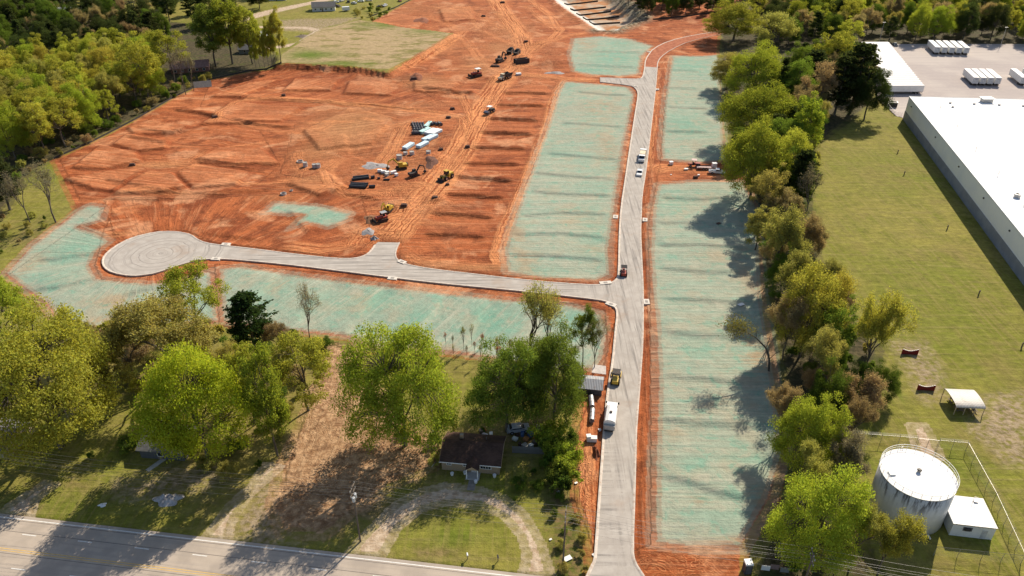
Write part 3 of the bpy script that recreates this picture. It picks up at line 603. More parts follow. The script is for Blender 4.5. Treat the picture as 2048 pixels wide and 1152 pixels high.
# storm inlets set in the kerb
inm = simple('inlet_concrete', (.62, .57, .50), .9, 0, .12, 1.2, .1, (.42, .22, .12, .4)); ind = simple('inlet_dark', (.05, .045, .04), .9)
for px, py, w, rz, lb in [(1231,434,2.4,R(80),'storm inlet on left kerb halfway up the long street'),(1290,440,2.4,R(80),'storm inlet on right kerb halfway up the long street'),(1293,604,2.4,R(88),'storm inlet on right kerb at the T junction'),(1211,566,3.2,R(10),'storm inlet at the upper left corner of the T junction'),(1222,609,2.8,R(-35),'storm inlet at the lower left corner of the T junction'),(804,524,2.6,R(-35),'storm inlet at the corner of the short stub street'),(452,489,2.6,R(-4),'storm inlet on far kerb near the cul-de-sac bulb'),(432,518,2.6,R(-4),'storm inlet on near kerb near the cul-de-sac bulb'),(785,557,2.6,R(-8),'storm inlet on near kerb below the stub street'),(1315,179,2,R(80),'storm inlet on right kerb at the upper junction'),(1272,173,2,R(-30),'storm inlet at the left corner of the upper junction'),(1298,104,2,R(30),'storm inlet where the street pavement ends')]:
    p = at(px, py); e = empty('storm_inlet', (p.x, p.y, 0), rz); tag(e, lb, 'storm inlet', 'storm inlets along the new street')
    MB().box(-w / 2, w / 2, -.75, .75, -.3, .19).build('inlet_top', inm, e)
    MB().box(-.5, .5, -.35, .35, .19, .23).build('manhole_lid', simple('lid_grey', (.30, .27, .24), .8), e)
    MB().box(-w * .4, w * .4, -.78, -.745, .02, .15).build('throat', ind, e)
# highway -----------------------------------------------------------
hm_ = new_mat('highway_surface'); t = NT(hm_); P = t.obj()
n1 = t.noise(t.mapv(P, (.04, 1.3, 1)), 1.0, 4, .6, .3); n2 = t.noise(P, .25, 5); n3 = t.noise(P, 6, 3)
c = t.mix(t.step(n2, .35, .65), (.36, .30, .245), (.44, .365, .295)); c = t.mix(t.m('MULTIPLY', t.step(n1, .45, .68), .45), c, (.30, .26, .23))
c = t.mix(t.m('MULTIPLY', t.step(n3, .5, .8), .2), c, (.52, .48, .44)); t.pbr(c, .9, 0, n3, .25, .03, .2)
hang = math.atan2(HW_D.y, HW_D.x)
hw = MB().box(-160, 260, -24, 0, -.25, .01).build('highway', hm_); hw.location = (HWY_A.x, HWY_A.y, 0); hw.rotation_euler = (0, 0, hang)
tag(hw, 'pale concrete highway with yellow centre lines across the lower left', None, None, 'structure')
wp = simple('white_paint', (.72, .70, .66), .8, 0, .1, 2, .2, (.42, .39, .36, .6)); yp = simple('yellow_paint', (.62, .40, .12), .8, 0, .12, 2, .2, (.42, .36, .28, .5))
def hv(px, py):
    p = at(px, py); return (p.x - HWY_A.x) * HW_D.x + (p.y - HWY_A.y) * HW_D.y, hwy_v(p.x, p.y)
e1 = hv(512, 1093)[1]; MB().box(-160, 260, e1 - .09, e1 + .09, .01, .016).build('edge_line', wp, hw)
yl = hv(200, 1122)[1]
MB().box(-160, 260, yl - .28, yl - .14, .01, .016).build('centre_line', yp, hw); MB().box(-160, 260, yl + .14, yl + .28, .01, .016).build('centre_line', yp, hw)
dl = hv(170, 1083.5); dd = hv(283, 1098)[0] - dl[0]
yd = dl[1]
dash = MB().box(-1.3, 1.3, -.08, .08, .01, .016).build('lane_dash', wp, hw)
for k in range(-8, 18):
    for yy in (yd, yl - (yd - yl)):
        o = dash if (k == -8 and yy == yd) else dash.copy()
        if o is not dash: COL.objects.link(o); o.parent = hw
        o.location = (dl[0] + k * dd + (3 if yy != yd else 0), yy, 0)
sd_ = yl - 7.6
MB().box(-160, 260, sd_ - .08, sd_ + .08, .01, .016).build('edge_line', wp, hw)
jm = simple('joint_tar', (.10, .09, .085), .9)
for yy in (yd + .35, yl - .7, e1 - .4): MB().box(-160, 260, yy - .04, yy + .04, .01, .014).build('lane_joint', jm, hw)
# trailer yard -------------------------------------------------------
ym = new_mat('yard_asphalt'); t = NT(ym); P = t.pos()
n1 = t.noise(P, .03, 5); n2 = t.noise(P, .5, 5); n3 = t.noise(t.mapv(P, (.03, .5, 1)), 1, 4)
c = t.mix(t.step(n1, .4, .6), (.38, .325, .30), (.45, .39, .35)); c = t.mix(t.m('MULTIPLY', t.step(n3, .45, .65), .4), c, (.33, .285, .27)); c = t.mix(t.m('MULTIPLY', t.step(n2, .5, .7), .25), c, (.52, .44, .37))
t.pbr(c, .92, 0, n2, .25, .05, .15)
sheet('truck_yard', gYARD, 0.0, ym, 'grey brown paved yard where white trailers are parked')
# ================================================================== TREES
lf = new_mat('foliage'); t = NT(lf)
oi = t.node('ShaderNodeObjectInfo'); geo = t.node('ShaderNodeNewGeometry'); rnd = geo.outputs['Random Per Island']
hsv = t.node('ShaderNodeHueSaturation'); t.put(hsv.inputs['Color'], oi.outputs['Color'])
t.put(hsv.inputs['Hue'], t.m('ADD', .485, t.m('MULTIPLY', rnd, .03))); t.put(hsv.inputs['Value'], t.m('ADD', .78, t.m('MULTIPLY', rnd, .44)))
df = t.node('ShaderNodeBsdfDiffuse'); t.put(df.inputs[0], hsv.outputs[0])
tl = t.node('ShaderNodeBsdfTranslucent'); t.put(tl.inputs[0], t.mix(1.0, hsv.outputs[0], (1.35, 1.25, .75), 'MULTIPLY'))
mx = t.node('ShaderNodeMixShader'); mx.inputs[0].default_value = .5
t.l.new(df.outputs[0], mx.inputs[1]); t.l.new(tl.outputs[0], mx.inputs[2]); t.out(mx.outputs[0])
bk = new_mat('bark'); t = NT(bk); P = t.obj(); n = t.noise(t.mapv(P, (4, 4, .6)), 1, 4)
t.pbr(t.mix(t.step(n, .35, .65), (.07, .055, .042), (.19, .16, .13)), .95, 0, n, .5, .05, .1)
def leaves_mesh(name, C, N, S, rs):
    """one quad per leaf spray: centres C, facing N, size S"""
    n = len(C); N = N / (np.linalg.norm(N, axis=1, keepdims=True) + 1e-9)
    r = rs.normal(size=(n, 3)); a = np.cross(N, r); a /= np.linalg.norm(a, axis=1, keepdims=True) + 1e-9; b = np.cross(N, a)
    S = S[:, None]; el = rs.uniform(.55, .9, (n, 1))
    V = np.stack([C - a * S * .5, C + b * S * .5 * el + N * S * .10, C + a * S * .5, C - b * S * .5 * el + N * S * .10], 1).reshape(-1, 3)
    me = bpy.data.meshes.new(name); me.vertices.add(4 * n); me.vertices.foreach_set('co', V.astype(np.float32).ravel())
    me.loops.add(4 * n); me.loops.foreach_set('vertex_index', np.arange(4 * n, dtype=np.int32))
    me.polygons.add(n); me.polygons.foreach_set('loop_start', np.arange(n, dtype=np.int32) * 4)
    me.update(calc_edges=True); me.materials.append(lf); return me
def wood_mesh(name, tubes):
    mb = MB()
    for p, q, r0, r1, n in tubes: mb.cyl(p, q, r0, r1, n, caps=False)
    me = bpy.data.meshes.new(name); me.from_pydata(mb.v, [], mb.f); me.update(); me.materials.append(bk)
    me.polygons.foreach_set('use_smooth', [True] * len(me.polygons)); return me
PROTO = {}
def proto(kind, crown, trunk): PROTO.setdefault(kind, []).append((crown, trunk))
def limb(tubes, p, q, r0, r1, rs, n=6, seg=4, sag=.10):
    p = Vector(p); q = Vector(q); L = (q - p).length; off = Vector(rs.normal(size=3)) * L * sag; pr = p; rp = r0
    for i in range(1, seg + 1):
        f = i / seg; x = p.lerp(q, f) + off * math.sin(math.pi * f) + Vector((0, 0, L * .08 * math.sin(math.pi * f)))
        r = r0 + (r1 - r0) * f; tubes.append((pr, x, rp, r, n)); pr, rp = x, r
def full_tree(kind, seed, H, W, base, K, per, leaf, flat=.8, fork=.30, bumpy=.16, trunk_r=.42, fmin=.30):
    """broad crown: many leafy clumps carried on limbs"""
    rs = np.random.default_rng(seed); tubes = []
    hc = H * (base + (1 - base) * .48); rz = H * (1 - base) * .52; C = []; Rr = []
    lob = rs.uniform(.72, 1.12, 7); ph = rs.uniform(0, 6.28, 3)
    while len(C) < K:
        d = rs.normal(size=3); d /= np.linalg.norm(d)
        if d[2] < -.75: continue
        az = math.atan2(d[1], d[0]); k = 1 + .16 * math.sin(2 * az + ph[0]) + .13 * math.sin(3 * az + ph[1]) + .12 * math.sin(4 * d[2] + ph[2])
        f = rs.uniform(fmin, 1.0) ** .45 * k * .94
        p = np.array([d[0] * W / 2 * f, d[1] * W / 2 * f, hc + d[2] * rz * f]); C.append(p); Rr.append(W * rs.uniform(.055, bumpy * .75))
    C = np.array(C); Rr = np.array(Rr); P = []; N = []; S = []
    for p, r in zip(C, Rr):
        m = int(per * (r / (W * .09)) ** 1.6 * rs.uniform(.6, 1.25)) + 6
        d = rs.normal(size=(m, 3)); d[:, 2] = d[:, 2] * .9 + .25; d /= np.linalg.norm(d, axis=1, keepdims=True)
        rr = r * rs.uniform(.35, 1.12, (m, 1)); P.append(p + d * rr * np.array([1.15, 1.15, flat])); N.append(d + rs.normal(size=(m, 3)) * .7); S.append(rs.uniform(.6, 1.3, m) * leaf)
    P = np.concatenate(P); N = np.concatenate(N); S = np.concatenate(S)
    fk = H * fork; top = Vector((rs.normal() * .3, rs.normal() * .3, fk))
    limb(tubes, (0, 0, -.4), top, trunk_r, trunk_r * .72, rs, 8, 4, .03)
    order = np.argsort(-Rr); mains = []
    for i in order[:9]:
        q = Vector(C[i]) * 1.0; j = top.lerp(q, .5) + Vector((0, 0, rz * .10)); limb(tubes, top, j, trunk_r * .5, trunk_r * .26, rs, 6, 3, .06); limb(tubes, j, q, trunk_r * .26, .05, rs, 5, 3, .06); mains.append(j)
    for i in order[9:]:
        q = Vector(C[i]); j = min(mains, key=lambda a: (a - q).length); limb(tubes, j, q, trunk_r * .16, .03, rs, 4, 3, .10)
    proto(kind, leaves_mesh('crown', P, N, S, rs), wood_mesh('trunk', tubes))
def twig_tree(kind, seed, H, W, depth, leaf, per, rad=.30, up=.55, clear=.22, spread=.62):
    """budding tree: forking branches down to twigs, few small leaves at the tips"""
    rs = np.random.default_rng(seed); tubes = []; tips = []
    def grow(p, d, L, r, k):
        q = p + d * L; limb(tubes, p, q, r, r * .68, rs, 6 if k < 2 else (4 if k < 4 else 3), 2 if k < 3 else 1, .05)
        if k >= 2: tips.append((q, k)); 
        if k >= 3: tips.append((p.lerp(q, .5), k))
        if k == depth: return
        for i in range(3 if k else 5):
            a = rs.uniform(0, 6.283); o = d.orthogonal().normalized(); o.rotate(Matrix.Rotation(a, 3, d))
            nd = (d * rs.uniform(.55, 1.0) + o * spread * rs.uniform(.5, 1.3) + Vector((0, 0, up * .4))).normalized()
            st_ = q if i else p.lerp(q, rs.uniform(.75, 1))
            grow(st_, nd, L * rs.uniform(.62, .84), r * rs.uniform(.50, .66), k + 1)
    grow(Vector((0, 0, -.4)), Vector((rs.normal() * .04, rs.normal() * .04, 1)).normalized(), H * clear, rad, 0)
    zs = max(q.z for q, k in tips); xs = max(max(abs(q.x), abs(q.y)) for q, k in tips); kz = H / zs; kx = W / 2 / xs
    f = lambda v: Vector((v.x * (kx + (1 - min(1, v.z / (H * .3))) * (1 - kx) if v.z > 0 else 1), v.y * kx, v.z * kz if v.z > 0 else v.z))
    tubes = [(f(p), f(q), a, b, n) for p, q, a, b, n in tubes]; P = []; N = []
    for q, k in tips:
        q = f(q); m = int(per * rs.uniform(.4, 1.5)) if k >= 3 else 0
        if m: P.append(np.array(q) + rs.normal(size=(m, 3)) * W * .028); N.append(rs.normal(size=(m, 3)) + np.array([0, 0, .5]))
    P = np.concatenate(P); N = np.concatenate(N); S = rs.uniform(.6, 1.3, len(P)) * leaf
    proto(kind, leaves_mesh('crown', P, N, S, rs), wood_mesh('trunk', tubes))
def pine_tree(kind, seed, H, W, base=.25):
    rs = np.random.default_rng(seed); tubes = []; limb(tubes, (0, 0, -.4), (0, 0, H * .97), .30, .05, rs, 7, 5, .01); P = []; N = []
    z = H * base
    while z < H * .98:
        f = (z / H - base) / (1 - base); rmax = W / 2 * (math.sin(math.pi * min(1, .25 + f * .72)) ** .8) * rs.uniform(.75, 1.1)
        for i in range(6):
            a = rs.uniform(0, 6.283); L = rmax * rs.uniform(.6, 1.1) + .3; q = Vector((math.cos(a) * L, math.sin(a) * L, z + L * rs.uniform(.05, .35)))
            limb(tubes, (0, 0, z), q, .07, .02, rs, 3, 2, .04)
            for s in (.45, .7, .95):
                c_ = Vector((0, 0, z)).lerp(q, s); m = 26; P.append(np.array(c_) + rs.normal(size=(m, 3)) * np.array([.5, .5, .28]) * (W * .085)); N.append(rs.normal(size=(m, 3)) + np.array([0, 0, .7]))
        z += H * rs.uniform(.035, .06)
    P = np.concatenate(P); N = np.concatenate(N); proto(kind, leaves_mesh('crown', P, N, rs.uniform(.35, .7, len(P)), rs), wood_mesh('trunk', tubes))
for s in range(3): full_tree('oak', 20 + s, 20, 19, .11, 140, 300, .35)
for s in range(3): full_tree('dome', 30 + s, 18, 19, .10, 200, 300, .31, .85, .24, .14, .42, .45)
for s in range(3): full_tree('tall', 40 + s, 20, 9.5, .20, 72, 170, .36, 1.0, .30, .22, .26)
for s in range(2): full_tree('loose', 50 + s, 20, 13, .26, 64, 180, .35, .8, .36, .17, .28)
for s in range(3): twig_tree('airy', 60 + s, 20, 15, 5, .28, 20)
for s in range(2): twig_tree('sparse', 66 + s, 20, 15, 5, .28, 5)
for s in range(2): twig_tree('bare', 70 + s, 20, 14, 5, .30, 2.2, .24)
for s in range(2): pine_tree('pine', 80 + s, 20, 9)
for s in range(3): full_tree('bush', 90 + s, 4, 5, .02, 30, 60, .28, .9, .12, .30, .10)
twig_tree('sapling', 100, 8, 2.2, 4, .24, 1.2, .07, .9, .35, .4)
twig_tree('sapling', 101, 8, 2.0, 4, .24, .8, .06, .9, .35, .4)
twig_tree('brush', 105, 4, 4.5, 4, .30, 7, .07, .5, .12, .8)
PROTO_H = dict(dome=18, sparse=20, oak=20, tall=20, loose=20, airy=20, bare=20, pine=20, bush=4, sapling=8, brush=4)
PROTO_W = dict(dome=19, sparse=15, oak=19, tall=9.5, loose=13, airy=15, bare=14, pine=9, bush=5, sapling=2.8, brush=4.5)
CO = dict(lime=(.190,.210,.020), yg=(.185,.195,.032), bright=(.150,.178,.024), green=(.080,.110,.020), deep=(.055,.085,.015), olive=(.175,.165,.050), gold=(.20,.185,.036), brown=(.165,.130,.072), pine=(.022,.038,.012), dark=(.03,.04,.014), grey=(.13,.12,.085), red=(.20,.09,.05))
NAME = dict(dome='broadleaf_tree', sparse='budding_tree', oak='broadleaf_tree', tall='slender_tree', loose='broadleaf_tree', airy='budding_tree', bare='bare_tree', pine='pine_tree', bush='shrub', sapling='sapling', brush='shrub')
tr_ = random.Random(3)
def plant(kind, x, y, h, w, col, label, cat=None, group=None, z=None, var=None):
    cr, tk = PROTO[kind][tr_.randrange(len(PROTO[kind])) if var is None else var]
    e = empty(NAME[kind], (x, y, gz(x, y) if z is None else z), tr_.uniform(0, 6.28)); nm = NAME[kind]
    k = w / PROTO_W[kind]; e.scale = (k * tr_.uniform(.93, 1.07), k * tr_.uniform(.93, 1.07), h / PROTO_H[kind])
    base = CO[col]; j = tr_.uniform(.82, 1.18) * 1.95; g_ = tr_.uniform(.92, 1.08)
    for n_, me in (('trunk', tk), ('crown', cr)):
        o = bpy.data.objects.new(n_, me); COL.objects.link(o); o.parent = e
        o.color = (base[0] * j, base[1] * j * g_, base[2] * j, 1)
    tag(e, label, cat or ('shrub' if kind in ('bush', 'brush') else 'tree'), group); return e
def tree(kind, px, by, ty, wpx, col, label, cat=None, group=None, var=None):
    b = at(px, by); return plant(kind, b.x, b.y, max(1.0, rise(px, by, ty)), wpx * mpp(px, by) * .86, col, label, cat, group, None, var)
# --- trees that can be pointed at, nearest yards first
tree('loose', 42, 735, 548, 150, 'bright', 'green open-crowned tree at the left edge beside the hydroseed')
tree('dome', 122, 895, 662, 285, 'yg', 'large yellow-green tree at the lower left, largest crown there', var=0)
tree('airy', 350, 765, 585, 250, 'olive', 'olive budding tree with many forking limbs left of the dark pine')
tree('loose', 402, 690, 528, 135, 'bright', 'bright green tree standing in front of the cul-de-sac bulb')
tree('pine', 512, 712, 588, 105, 'pine', 'dark green pine at the near edge of the hydroseed')
tree('dome', 418, 925, 702, 225, 'lime', 'dense bright yellow-green tree over the hidden grey house', var=1)
tree('tall', 556, 912, 688, 95, 'bright', 'slender green tree at the left edge of the dirt trail')
tree('tall', 512, 850, 690, 80, 'yg', 'yellow-green tree between the bright dense tree and the trail')
tree('loose', 618, 822, 668, 150, 'yg', 'spreading tree with dark limbs at the head of the dirt trail')
tree('dome', 812, 890, 668, 240, 'bright', 'big round green tree right of the dirt trail', var=0)
tree('oak', 1012, 862, 692, 150, 'green', 'dark green tree behind the brown-roofed house')
tree('oak', 1108, 845, 672, 150, 'green', 'dark green tree over the junk yard beside the small shed')
tree('oak', 1062, 822, 690, 130, 'green', 'dark green tree between the budding tree and the junk yard')
tree('sparse', 1058, 735, 556, 150, 'olive', 'tall brownish budding tree standing before the T junction')
tree('sparse', 1095, 730, 585, 100, 'olive', 'brownish budding tree just right of the tallest budding tree')
tree('loose', 1165, 742, 608, 70, 'green', 'thin green tree behind the small grey shed')
tree('bare', 1188, 748, 632, 75, 'grey', 'nearly bare tree rising behind the small grey shed')
tree('bare', 622, 690, 558, 80, 'grey', 'bare grey tree right of the dark pine')
tree('bare', 112, 445, 322, 110, 'grey', 'bare grey tree at the left corner of the red clay')
tree('bare', 60, 445, 335, 90, 'grey', 'bare tree left of the one at the clay corner')
tree('pine', 20, 420, 315, 90, 'dark', 'dark evergreen at the left frame edge below the wood')
tree('airy', 270, 760, 640, 130, 'olive', 'low olive tree left of the forking budding tree')
tree('airy', 180, 720, 640, 90, 'olive', 'small olive tree behind the large yellow-green tree')
tree('airy', 565, 720, 640, 80, 'brown', 'small brownish tree just right of the pine')
tree('airy', 1560, 660, 505, 110, 'olive', 'olive budding tree behind the leaning trunk')
tree('airy', 1640, 690, 540, 110, 'gold', 'golden budding tree at mid belt on the lawn side')
tree('oak', 1640, 860, 745, 100, 'deep', 'deep green tree above the round bright one')
tree('airy', 1700, 860, 745, 110, 'brown', 'brown twiggy thicket tree at the lawn corner below the golden tree')
tree('oak', 1755, 800, 735, 80, 'deep', 'dark ivy-like mass at the lawn edge below the golden tree')
tree('airy', 1560, 470, 380, 100, 'brown', 'brownish tree filling the gap in mid belt')
tree('loose', 1530, 450, 330, 90, 'olive', 'olive crown in the shade above the rusty budding tree')
tree('airy', 1560, 880, 770, 90, 'brown', 'brown twigs left of the round bright green tree')
tree('airy', 1700, 1130, 1000, 120, 'olive', 'olive twiggy tree between the bottom bright tree and the tank')
tree('airy', 480, 800, 690, 110, 'olive', 'olive tree behind the dense bright tree')
tree('loose', 225, 800, 690, 120, 'olive', 'olive crown behind the large yellow-green tree on its right')
# right-hand belt
for a in [('oak',1466,82,6,120,'yg','yellow-green tree where the unpaved street bend ends'),('airy',1540,118,28,120,'olive','olive tree behind the bend of the unpaved street'),('oak',1452,178,108,85,'olive','small olive crown overhanging the far teal strip'),
 ('dome',1505,200,96,130,'bright','green tree in the belt, third from its far end'),('dome',1512,290,172,160,'bright','big bright tree shading the far teal strip'),('oak',1585,215,120,90,'green','dark green crown behind the big bright belt tree'),
 ('airy',1625,235,125,100,'brown','brown twiggy tree in front of the dark evergreens'),('loose',1655,165,55,90,'yg','yellow-green crown above the dark evergreen clump'),('pine',1700,225,85,110,'dark','dark evergreen at the corner of the lawn by the trailers'),
 ('pine',1668,232,110,90,'dark','dark evergreen just left of the lawn corner'),('oak',1728,240,140,90,'dark','dark round tree beside the row of trailers'),('dome',1500,395,245,150,'bright','bright tree casting a shadow by the parked white pickup'),
 ('oak',1572,385,262,110,'yg','yellow-green crown right of the pickup-side tree'),('tall',1600,330,198,70,'bright','tall bright tree at the upper lawn edge'),('tall',1475,330,255,60,'green','narrow green tree next to the white pickup'),
 ('bare',1610,440,320,90,'grey','bare twiggy tree at the lawn edge below the bright crowns'),('airy',1545,575,415,135,'olive','rusty olive budding tree with a wide crown'),('airy',1595,560,430,90,'brown','brown budding tree behind the rusty olive one'),
 ('oak',1598,715,545,150,'gold','golden green tree halfway down the belt'),('airy',1720,770,582,130,'gold','tall golden budding tree on the lawn side of the belt'),('loose',1655,745,600,100,'green','green tree behind the tall golden budding tree'),
 ('airy',1565,720,590,100,'brown','brown tree leaning over the teal strip at mid belt'),('airy',1630,800,650,120,'olive','olive tree in the thick of the nearer belt'),('dome',1600,945,800,140,'bright','round bright green tree nearest the middle of the tank side'),
 ('airy',1668,985,865,120,'grey','grey-brown twiggy tree left of the tank'),('airy',1590,1010,890,100,'olive','olive tree between the two bright green trees'),('dome',1612,1135,962,185,'bright','round bright green tree at the bottom of the belt'),
 ('airy',1755,1150,1030,130,'gold','golden brown twiggy tree in front of the water tank'),('airy',1690,900,790,90,'brown','brown twiggy tree above the tank fence corner'),('tall',1510,500,420,60,'olive','slim olive tree at the shaded edge of the strip'),
 ('loose',1560,330,230,90,'green','green crown between the two bright belt trees'),('pine',1590,420,300,80,'dark','dark evergreen under the bright crowns'),('pine',1620,180,100,80,'dark','dark evergreen in the middle of the upper belt')]: tree(*a)
# tall thin trees at the field edge
for a in [('tall',563,136,28,34,'yg','thin tall tree at the near left corner of the field'),('tall',432,132,10,80,'green','tall green tree behind the pink-roofed house'),('tall',465,128,0,90,'bright','tall bright tree right of the pink-roofed house'),
  ('tall',505,128,2,60,'yg','tall yellow-green tree at the left end of the field'),('tall',545,134,45,26,'yg','thin tree second from the field corner'),('loose',348,170,52,90,'yg','yellow-green tree with visible trunk beside the pink roof'),
  ('loose',298,205,70,100,'yg','yellow-green tree with a pale trunk near the clay edge'),('bare',372,190,90,60,'grey','bare thin tree in front of the pink-roofed house'),('bare',388,182,100,40,'grey','bare thin tree right beside the pink-roofed house')]: tree(*a)
for k, (px, w) in enumerate([(520,16),(530,14),(537,16),(552,18),(512,18)]): tree('tall', px, 135, 50 + k * 6, w, 'yg', 'very thin trunked tree at the field corner, %s of five from the left' % ordinal({520: 2, 530: 3, 537: 4, 552: 5, 512: 1}[px]), None, 'thin trees at the field corner')

# --- the woods: one crown after another
def fill(poly, gap, kinds, hs, label, group, seed, skip=None, n=999):
    r_ = random.Random(seed); g = G(poly); xs = [p[0] for p in g]; ysx = [p[1] for p in g]; pts = []; tries = 0
    while tries < 9000 and len(pts) < n:
        tries += 1; x = r_.uniform(min(xs), max(xs)); y = r_.uniform(min(ysx), max(ysx))
        if not inside(np.array([x]), np.array([y]), g)[0]: continue
        if any((x - a) ** 2 + (y - b) ** 2 < gap * gap for a, b in pts): continue
        pts.append((x, y))
    zz = height(np.array([p[0] for p in pts]), np.array([p[1] for p in pts]))
    res = []
    for (x, y), z in zip(pts, zz):
        kd, cl, lw = r_.choice(kinds); h = r_.uniform(*hs)
        res.append((plant(kd, x, y, h, h * lw * r_.uniform(.85, 1.15), cl, label[cl] if isinstance(label, dict) else label, None, group, float(z)), sight((x, y, float(z) + h * .7)), cl, y))
    if isinstance(label, dict):                              # count them off row by row, as one would pointing at the picture
        res.sort(key=lambda a: a[3]); rows = max(1, round(len(res) / 11)); per = math.ceil(len(res) / rows)
        for r in range(rows):
            row = sorted(res[r * per:(r + 1) * per], key=lambda a: a[1][0])
            for k, (o, s_, cl, y) in enumerate(row):
                o['label'] = '%s, %s from left, %s row of %s' % (label[cl], ordinal(k + 1), 'nearest' if r == 0 else ordinal(r + 1), label['where'])
    elif len(res) <= 16:
        for k, (o, s_, cl, y) in enumerate(sorted(res, key=lambda a: a[1][0])): o['label'] = '%s, %s from left' % (label, ordinal(k + 1))
    elif 'sapling' in label:
        for k, (o, s_, cl, y) in enumerate(sorted(res, key=lambda a: a[1][0])): o['label'] = '%s thin sapling from the left in the row above the junk yard' % ordinal(k + 1)
    return len(pts)
LBL = lambda w: dict(yg='yellow-green tree', bright='bright green tree', green='mid green tree', deep='deep green tree', olive='olive budding tree', gold='golden green tree', brown='brown budding tree', dark='dark tree', grey='bare grey tree', pine='blackish pine', where=w)
cnt = []
cnt.append(fill([(-60,330),(60,325),(110,305),(265,228),(330,190),(330,150),(240,120),(60,150),(-60,240)], 8.5, [('loose','yg',.62),('loose','yg',.7),('tall','yg',.5),('oak','gold',.75),('oak','bright',.7),('loose','olive',.62),('airy','olive',.6)], (15, 21), LBL('sunlit left wood'), 'trees of the left wood', 11))
cnt.append(fill([(-80,205),(60,140),(300,120),(340,75),(200,45),(0,70),(-80,120)], 11, [('oak','dark',.8),('oak','deep',.7),('airy','brown',.7),('loose','dark',.7),('pine','dark',.5)], (14, 20), LBL('darker wood at left'), 'trees of the dark left wood', 12))  # crowns coloured darker to stand in for cloud shade over this wood
cnt.append(fill([(-60,95),(40,60),(240,50),(420,55),(520,25),(560,-8),(-60,-8)], 16, [('oak','dark',.85),('pine','dark',.55),('oak','dark',.8),('airy','brown',.7)], (14, 20), LBL('top left wood'), 'trees at the top left edge', 13))  # dark crown colours paint in the cloud shade of the top left corner
cnt.append(fill([(1745,86),(1900,78),(2060,88),(2080,-10),(1560,-10),(1500,25),(1560,90),(1680,100)], 11.5, [('oak','yg',.8),('oak','bright',.8),('loose','yg',.75),('oak','deep',.8),('airy','brown',.75),('airy','olive',.7),('pine','dark',.55),('oak','dark',.7)], (14, 20), LBL('wood behind the trailers'), 'trees behind the trailer yard', 14))
cnt.append(fill([(1280,32),(1300,38),(1440,28),(1520,-8),(1230,-8)], 10, [('pine','dark',.5),('pine','dark',.5),('oak','dark',.6),('oak','deep',.6)], (13, 18), LBL('wood behind the basin'), 'trees behind the basin', 15))
cnt.append(fill([(1530,230),(1600,140),(1700,120),(1745,190),(1640,235),(1620,330),(1600,430),(1540,420),(1520,330)], 9.5, [('oak','deep',.7),('airy','brown',.7),('oak','green',.7),('pine','dark',.5),('airy','olive',.7)], (12, 18), LBL('upper tree belt'), 'trees of the belt', 16))
cnt.append(fill([(1530,470),(1600,470),(1640,600),(1710,690),(1740,790),(1640,860),(1580,780),(1550,640)], 9.0, [('airy','brown',.75),('airy','olive',.75),('oak','deep',.7),('bare','grey',.7)], (9, 14), LBL('lower tree belt'), 'trees of the lower belt', 17))
def fill_b(poly, gap, cols, hs, label, group, seed, kinds=('bush', 'bush', 'brush')):
    cnt.append(fill(poly, gap, [(k, c, 1.25) for k in kinds for c in cols], hs, label, group, seed))
fill_b([(1500,380),(1540,440),(1545,600),(1575,720),(1590,850),(1600,1000),(1560,1150),(1690,1165),(1720,1080),(1660,980),(1650,900),(1690,860),(1750,800),(1760,740),(1690,640),(1630,560),(1610,440),(1590,330)], 5.2, ['brown','olive','green','deep'], (1.8, 4.2), 'undergrowth shrub in the belt right of the teal strip', 'undergrowth of the belt', 21)
fill_b([(-20,440),(60,345),(120,315),(270,236),(420,160),(400,150),(250,220),(60,300),(-20,380)], 5, ['deep','green','olive','brown'], (1.5, 4), 'undergrowth shrub along the dark edge of the left wood', 'undergrowth of the left wood', 22)
fill_b([(150,650),(300,655),(450,660),(560,672),(660,690),(640,720),(520,740),(450,760),(300,800),(150,700)], 4.6, ['olive','brown','deep','gold'], (1.8, 4.2), 'shrub in the thicket below the hydroseed', 'thicket below the hydroseed', 23)
fill_b([(1090,880),(1145,880),(1150,960),(1120,1000),(1100,960)], 2.6, ['green','bright','deep'], (3.0, 5.0), 'leafy shrub in the hedge left of the long street', 'hedge beside the street', 24)
fill_b([(1100,985),(1140,985),(1165,1060),(1170,1150),(1105,1150)], 3.4, ['green','deep','olive'], (.7, 1.8), 'low shrub in the overgrown verge by the utility pole', 'verge shrubs', 25)
fill_b([(800,860),(880,850),(940,870),(1000,850),(980,880),(880,880),(870,930)], 3.6, ['deep','green','olive'], (1.2, 2.6), 'dark shrub behind the brown-roofed house', 'shrubs behind the house', 26)
fill_b([(1010,960),(1090,930),(1095,970),(1030,1000)], 3.2, ['deep','green'], (1.0, 2.2), 'shrub on the shaded side lawn of the house', 'side lawn shrubs', 27)
fill_b([(150,920),(330,880),(560,870),(560,920),(450,960),(300,900)], 5, ['deep','olive','green'], (1.2, 3), 'dark shrub in the shade of the lower left yards', 'yard shrubs', 28)
fill_b([(560,705),(640,720),(600,800),(560,860),(480,800)], 5, ['deep','olive','brown'], (2, 4), 'shrub in the shade left of the dirt trail', 'trail side shrubs', 29)
fill_b([(0,430),(110,440),(60,480),(0,510)], 5, ['deep','olive','brown'], (1, 2.4), 'shrub on the grass bank at the left edge', 'left bank shrubs', 30)
fill_b([(700,30),(745,45),(790,20),(740,12)], 6, ['olive','green'], (1.5, 3), 'shrub by the cars at the top edge', 'top edge shrubs', 31)
cnt.append(fill([(885,690),(905,722),(1000,738),(1150,748),(1150,735),(1010,715),(960,690)], 2.6, [('sapling','red',.35),('sapling','olive',.35),('sapling','grey',.25)], (4, 7), 'thin reddish sapling in the row above the junk yard', 'saplings above the junk yard', 32))
print('FILL', cnt, sum(cnt))
